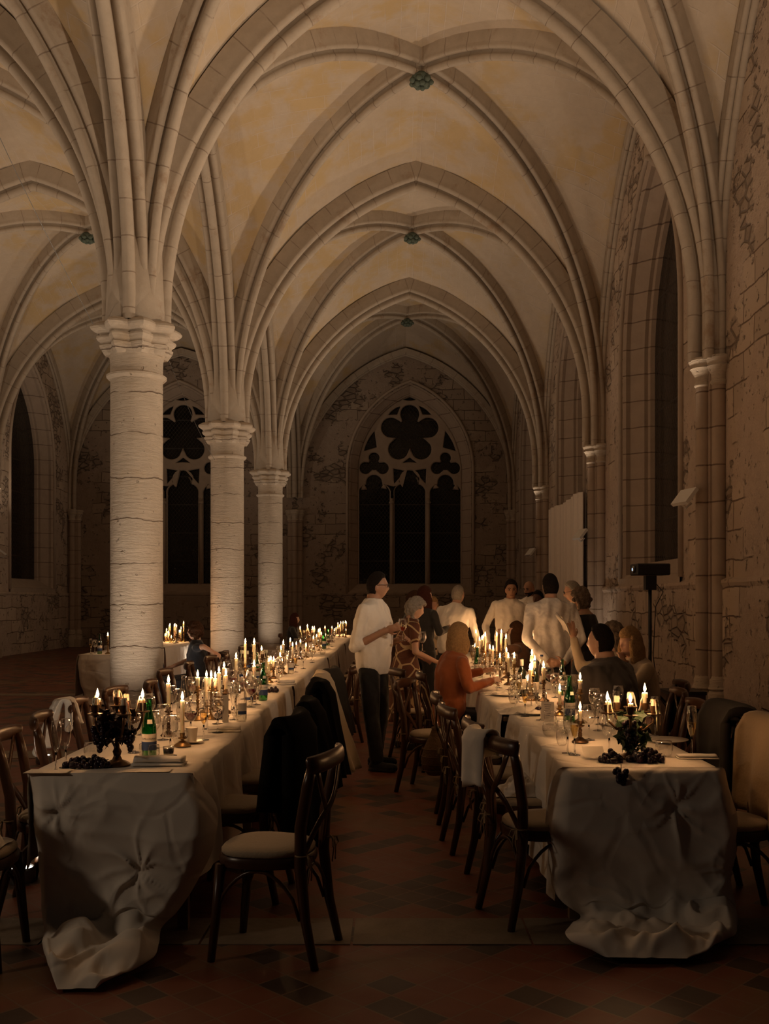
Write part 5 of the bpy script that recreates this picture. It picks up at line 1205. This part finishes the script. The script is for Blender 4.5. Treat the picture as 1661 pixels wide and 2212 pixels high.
    if face_marks:
        for s in (-1, 1):
            MB().tube([T(V((s*.016, .092, .026))), T(V((s*.032, .092, .032))), T(V((s*.050, .080, .026)))], .0045, 6).build('eyebrow', HAIRM['black'], t)
            MB().ball(T(V((s*.031, .079, .006))), (.012, .012, .008), 10, 8).build('eye', M['ink'], t)
        MB().tube([T(V((-.022, .090, -.066))), T(V((0, .098, -.064))), T(V((.022, .090, -.066)))], .004, 6).build('mouth', plain('lips', (.25, .08, .06), .5), t)
    if beard:
        m = MB(); D = sphere_dirs(30, 24); vs = []
        for r in D:
            for d in r:
                p = head_fn(d); kk = 1 if (d.z < -.38 and d.y > -.15 and not (abs(d.x) < .18 and -.62 < d.z < -.5)) else 0
                vs.append(T(p+p.normalized()*(.008 if kk else -.012)))
        m.add(vs, [(i*30+q, (i+1)*30+q, (i+1)*30+(q+1) % 30, i*30+(q+1) % 30) for i in range(24) for q in range(30)]); finish(m.build('beard', HAIRM[beard], t), .007, 1)
    return t
def at(px, Y): return PX(px, Y)
E_, W_, N_, S_ = -pi/2, pi/2, 0.0, pi                # facing right, left, away, toward the camera
# standing, left to right
person(at(806, 9.35), 9.35, E_-.40, 'man standing in the aisle in profile, white shirt and glasses, holding a wine glass', 1.83, wide=1.12, look=.35, specs=True, hair=('short', 'black'), top=('shirt', 'white', 'rolled'), skin='tan', belly=.03,
       P=dict(eR=(.23, -.08, 1.10), wR=(.17, .20, 1.25), eL=(-.24, .0, 1.10), wL=(-.12, .22, 1.16), aR=(.14, .10, .09), aL=(-.12, -.03, .09)), hands=dict(R=dict(d=(-.15, .9, .25), n=(-.6, 0, .3), curl=.9), L=dict(curl=.9)), nod=.05)
wine_o((at(869, 9.33), 9.20, 1.20), 0, 'wine glass raised in the hand of the standing man in profile', None)
person(at(876, 10.6), 10.6, E_+.3, 'curly grey-haired woman in a giraffe print dress behind the standing man', 1.60, hair=('curly', 'grey'), top=('dress_top', 'giraffe', 'short'), bottom=('skirt', 'giraffe', .30), female=True, nod=.25, look=-.2,
       P=dict(eR=(.24, .04, 1.14), wR=(.16, .32, 1.02), eL=(-.2, .05, 1.14), wL=(-.14, .25, 1.05)), lean=(0, .10))
wine_e((at(912, 10.3), 10.25, 1.05), 0, 'empty wine glass held low by the woman in the giraffe print dress', None)
person(at(912, 12.3), 12.3, E_+.9, 'woman with long dark red hair in black, standing back to the camera', 1.74, hair=('long', 'red'), top=('jacket', 'black', 'long'), bottom=('trousers', 'black'), female=True, look=-.5, P=dict(eR=(.25, .02, 1.2), wR=(.20, .28, 1.25)))
person(at(890, 13.6), 13.6, E_+.4, 'person with dark curly hair mostly hidden behind the red-haired woman', 1.68, hair=('curly', 'brown'), top=('jacket', 'black', 'long'), female=True)
person(at(932, 14.6), 14.6, S_+.5, 'woman in pale clothes half hidden between the red-haired woman and the grey-haired man', 1.62, hair=('bob', 'blond'), top=('shirt', 'cream', 'long'), female=True, vox=.01)
person(at(975, 13.2), 13.2, N_-.45, 'grey-haired man in a white shirt seen from behind, left of the right table', 1.78, wide=1.12, hair=('short', 'grey'), top=('shirt', 'white', 'long'), lean=(.05, .16), look=-.3, belly=.03, P=dict(eL=(-.27, .05, 1.12), wL=(-.2, .25, 1.0), eR=(.30, .10, 1.12), wR=(.25, .35, .98)))
person(at(1098, 13.9), 13.9, S_-.12, 'young dark-haired man in an open white shirt facing the camera', 1.86, hair=('wavy', 'black'), top=('shirt', 'white', 'long'), skin='tan', wide=1.05, face_marks=True, nod=.12, look=.1, lean=(-.05, .08),
       P=dict(eR=(.30, .06, 1.16), wR=(.26, .28, .93), eL=(-.26, -.02, 1.14), wL=(-.10, .18, 1.10)))
person(at(1148, 15.8), 15.8, S_-.5, 'bald bearded man in a white shirt behind the young man', 1.90, hair=('bald', 'black'), top=('shirt', 'white', 'long'), skin='tan', beard='black', nod=.25, look=-.3, face_marks=True)
person(at(1166, 14.4), 14.4, S_-.7, 'dark-skinned man with a short beard between the bald man and the satin shirt', 1.72, hair=('short', 'black'), top=('shirt', 'black', 'long'), skin='dark', nod=.15, beard='black')
person(at(1192, 10.25), 10.25, N_+.05, 'black-haired man in a white satin shirt seen from behind, hands clasped at his back', 1.84, wide=1.08, hair=('short', 'black'), top=('shirt', 'satin', 'long'), skin='light', lean=(.0, .04), look=.15,
       P=dict(eL=(-.27, -.10, 1.13), wL=(-.09, -.22, .93), eR=(.27, -.10, 1.13), wR=(.07, -.24, .91)), hands=dict(L=dict(d=(.9, -.1, -.25), n=(0, .8, .2), curl=.8), R=dict(d=(-.9, -.05, -.15), n=(0, .8, .3), curl=.7)))
person(at(1247, 11.5), 11.5, W_-.1, 'older grey-haired man with glasses facing left behind the woman in the strappy dress', 1.80, hair=('short', 'grey'), top=('shirt', 'white', 'long'), specs=True, nod=.2)
person(at(1270, 10.75), 10.75, W_-.75, 'dark curly-haired woman in a black strappy dress, bare shoulders, back to the camera', 1.70, hair=('curly', 'mix'), top=('dress_top', 'black', 'none'), bottom=('skirt', 'black', .4), female=True, nod=.1, P=dict(eL=(-.25, .02, 1.12), wL=(-.22, .22, .98)), lean=(0, .08))
# seated
person(at(978, 8.95)-.02, 8.95, E_+.35, 'blond woman in a rust blouse seated at the left side of the right table', 1.78, True, wide=1.1, hair=('bob', 'blond'), top=('blouse', 'rust', 'long'), bottom=('trousers', 'black'), female=True, look=.15, P=dict(eR=(.26, .06, .80), wR=(.14, .34, .85), eL=(-.24, .1, .85), wL=(-.10, .36, .92)), lean=(0, .10))
person(at(1118, 12.2)+.0, 12.2, W_-.3, 'long-haired seated woman in brown with raised hands, below the young man', 1.66, True, hair=('long', 'brown'), top=('jacket', 'brown', 'long'), female=True, P=dict(eR=(.22, .18, .95), wR=(.06, .20, 1.12), eL=(-.22, .18, .98), wL=(-.08, .2, 1.15)))
person(at(1322, 7.45), 7.45, N_+.75, 'man in a dark grey shirt seated at the right table, back to the camera', 1.84, True, wide=1.28, hair=('short', 'black'), top=('shirt', 'grey', 'long'), lean=(.0, .12), look=.25, belly=.02)
person(at(1318, 8.9)+.02, 8.9, W_-.05, 'curly-haired man with glasses seated in profile, raising his arm with a white napkin', 1.76, True, hair=('curly', 'mix'), top=('shirt', 'cream', 'long'), specs=True, nod=-.1, P=dict(eL=(-.16, .30, .98), wL=(-.10, .36, 1.24), eR=(.22, .25, .84), wR=(.10, .42, .86), kL=(-.12, .38, .50)), hands=dict(L=dict(d=(0, .15, 1), curl=.2)))
person(at(1385, 8.15), 8.15, W_+.25, 'woman with shoulder-length hair and cream top seated at the right, leaning on her elbow', 1.76, True, wide=1.12, hair=('long', 'blond'), top=('sweater', 'cream', 'long'), female=True, nod=.1, P=dict(eL=(-.2, .22, .84), wL=(-.08, .2, 1.05), eR=(.24, .12, .80)), look=.2, lean=(0, .12))
person(at(422, 12.7), 12.7, W_+.2, 'dark-haired woman in a dark dress seated in the left aisle, arm over her chair back', 1.62, True, hair=('curly', 'brown'), top=('dress_top', 'navy', 'short'), bottom=('skirt', 'navy', .4), female=True, look=-.35, P=dict(eL=(-.30, -.10, 1.0), wL=(-.28, -.22, .93), eR=(.26, .05, .82), wR=(.2, .3, .72)))
person(-1.98, 20.3, E_, 'long-haired woman seated beside the farthest column, seen dimly', 1.68, True, hair=('long', 'red'), top=('jacket', 'black', 'long'), female=True, vox=.012)
mb = MB(); q = (1.55, 8.78, 1.31)          # the raised napkin
def nf(u, v): return ((u-.5)*.06+.03*sin(v*4+1)*v-.05*v, .02*sin(u*6+v*5), .16*v-.02+.02*sin(u*5))
mb.grid(nf, 10, 16); mb.grid(lambda u, v: tuple(V(nf(u, v))+V((.002, .003, 0))), 10, 16)
tag(mb.build('napkin', M['napkin'], loc=q), 'white napkin waved above the head of the table by the seated man', 'napkin')

# ------------------------------------------------------------------ remaining things
# projector on its stand
Y = 12.1; X = PX(1404, Y); t = thing('projector', 'black projector on a tall stand by the right wall', 'projector', (X, Y, 0)); zt = PZ(1243, Y)
pb = MB().box((0, 0, zt+.07), (.40, .36, .14)).build('body', M['black'], t, smooth=False); pb.modifiers.new('b', 'BEVEL').width = .012
MB().lathe([(.04, 0), (.045, .03), (.03, .03), (0, .025)], n=18, M=Matrix.Translation((-.20, -.06, zt+.07)) @ Matrix.Rotation(-pi/2, 4, 'Y')).build('lens', M['metal'], t)
MB().lathe([(.0, .0), (.018, .0)], n=14, M=Matrix.Translation((-.231, -.06, zt+.07)) @ Matrix.Rotation(-pi/2, 4, 'Y')).build('lens_light', m_emit('projector_lens', (.5, .7, 1), 2), t)
t = thing('speaker_stand', 'tall black pole stand carrying the projector', 'stand', (X, Y, 0))
MB().box((0, 0, zt-.09), (.13, .12, .17)).build('bracket', M['black'], t, smooth=False)
MB().tube([(0, 0, .25), (0, 0, zt-.15)], .022, 12).build('pole', M['black'], t)
for k in range(3): a = k*2.09+.4; MB().tube([(0, 0, .55), (.28*cos(a), .28*sin(a), .28), (.46*cos(a), .46*sin(a), .015)], .013, 8).build('leg', M['black'], t)
tag(MB().tube([(X+.02, Y-.03, zt-.05), (X+.16, Y, zt-.2), (X+.06, Y-.03, zt-.38), (X+.03, Y-.03, .9), (X+.10, Y-.05, .4), (X+.4, Y, .02)], .006, 6).build('cable', M['black']), 'black cable looping down the projector stand', 'cable')
t = thing('equipment_case', 'dark case stacked at the foot of the projector stand', 'case', (X+.42, Y+.1, 0)); b_ = MB().box((0, 0, .22), (.42, .5, .44)).build('body', M['board'], t, smooth=False); MB().box((0, 0, .46), (.44, .52, .04)).build('lid', M['black'], t, smooth=False)
# hanging sheet between the second and third wall shafts
x0, y0, y1, zt = 4.12, 21.5, 25.9, 3.92
f = lambda u, v: (x0+.03*sin(u*60)+.02*sin(u*23+1), y0+(y1-y0)*u, zt*(1-v)+.03*(1-v)*sin(u*9)+.02)
mb = MB().grid(f, 150, 6); mb.grid(lambda u, v: tuple(V(f(u, v))+V((.01, 0, 0))), 150, 6)
tag(mb.build('curtain', m_fabric('white_sheet', (.80, .70, .60), bs=.3)), 'tall white sheet hung across the right wall between two shafts', 'curtain')
# wicker bag hanging from the aisle chair
c0 = CHN['chair standing out in the aisle with a wicker bag hanging from it']; bx, by = PX(940, 7.95), 7.95
t = thing('wicker_bag', 'rounded wicker bag hanging by its cord from the aisle chair', 'bag', (bx, by, 0))
MB().lathe([(0, .17), (.06, .18), (.105, .24), (.115, .31), (.09, .40), (.05, .48), (.028, .54), (.032, .56)], n=28).build('basket', M['wicker'], t)
for z in (.22, .27, .33, .39): MB().tube([((.113-.1*abs(z-.29))*cos(a), (.113-.1*abs(z-.29))*sin(a), z) for a in [2*pi*i/28 for i in range(28)]], .004, 5, closed=True).build('rib', M['wicker'], t)
MB().tube([(.0, 0, .55), (-.03, .0, .70), (-.08, .02, .86), (-.11, .05, .895)], .006, 6).build('cord', M['rope'], t)
# wires across the left aisle
for a, b, l in (((-4.9, 11.0, 7.95), (XL-.42, 12.9, 4.95), 'thin wire slanting down to the capital of the nearest column'), ((XL+.3, 13.4, 4.9), (XL-.2, 19.9, 4.4), 'thin wire running from the nearest column to the second one')):
    A, Bq = V(a), V(b); tag(MB().tube([A.lerp(Bq, i/12)-V((0, 0, .10*sin(pi*i/12))) for i in range(13)], .004, 5).build('wire', M['metal']), l, 'wire')
# boots of the standing row: dark coats piled on the floor by the right wall
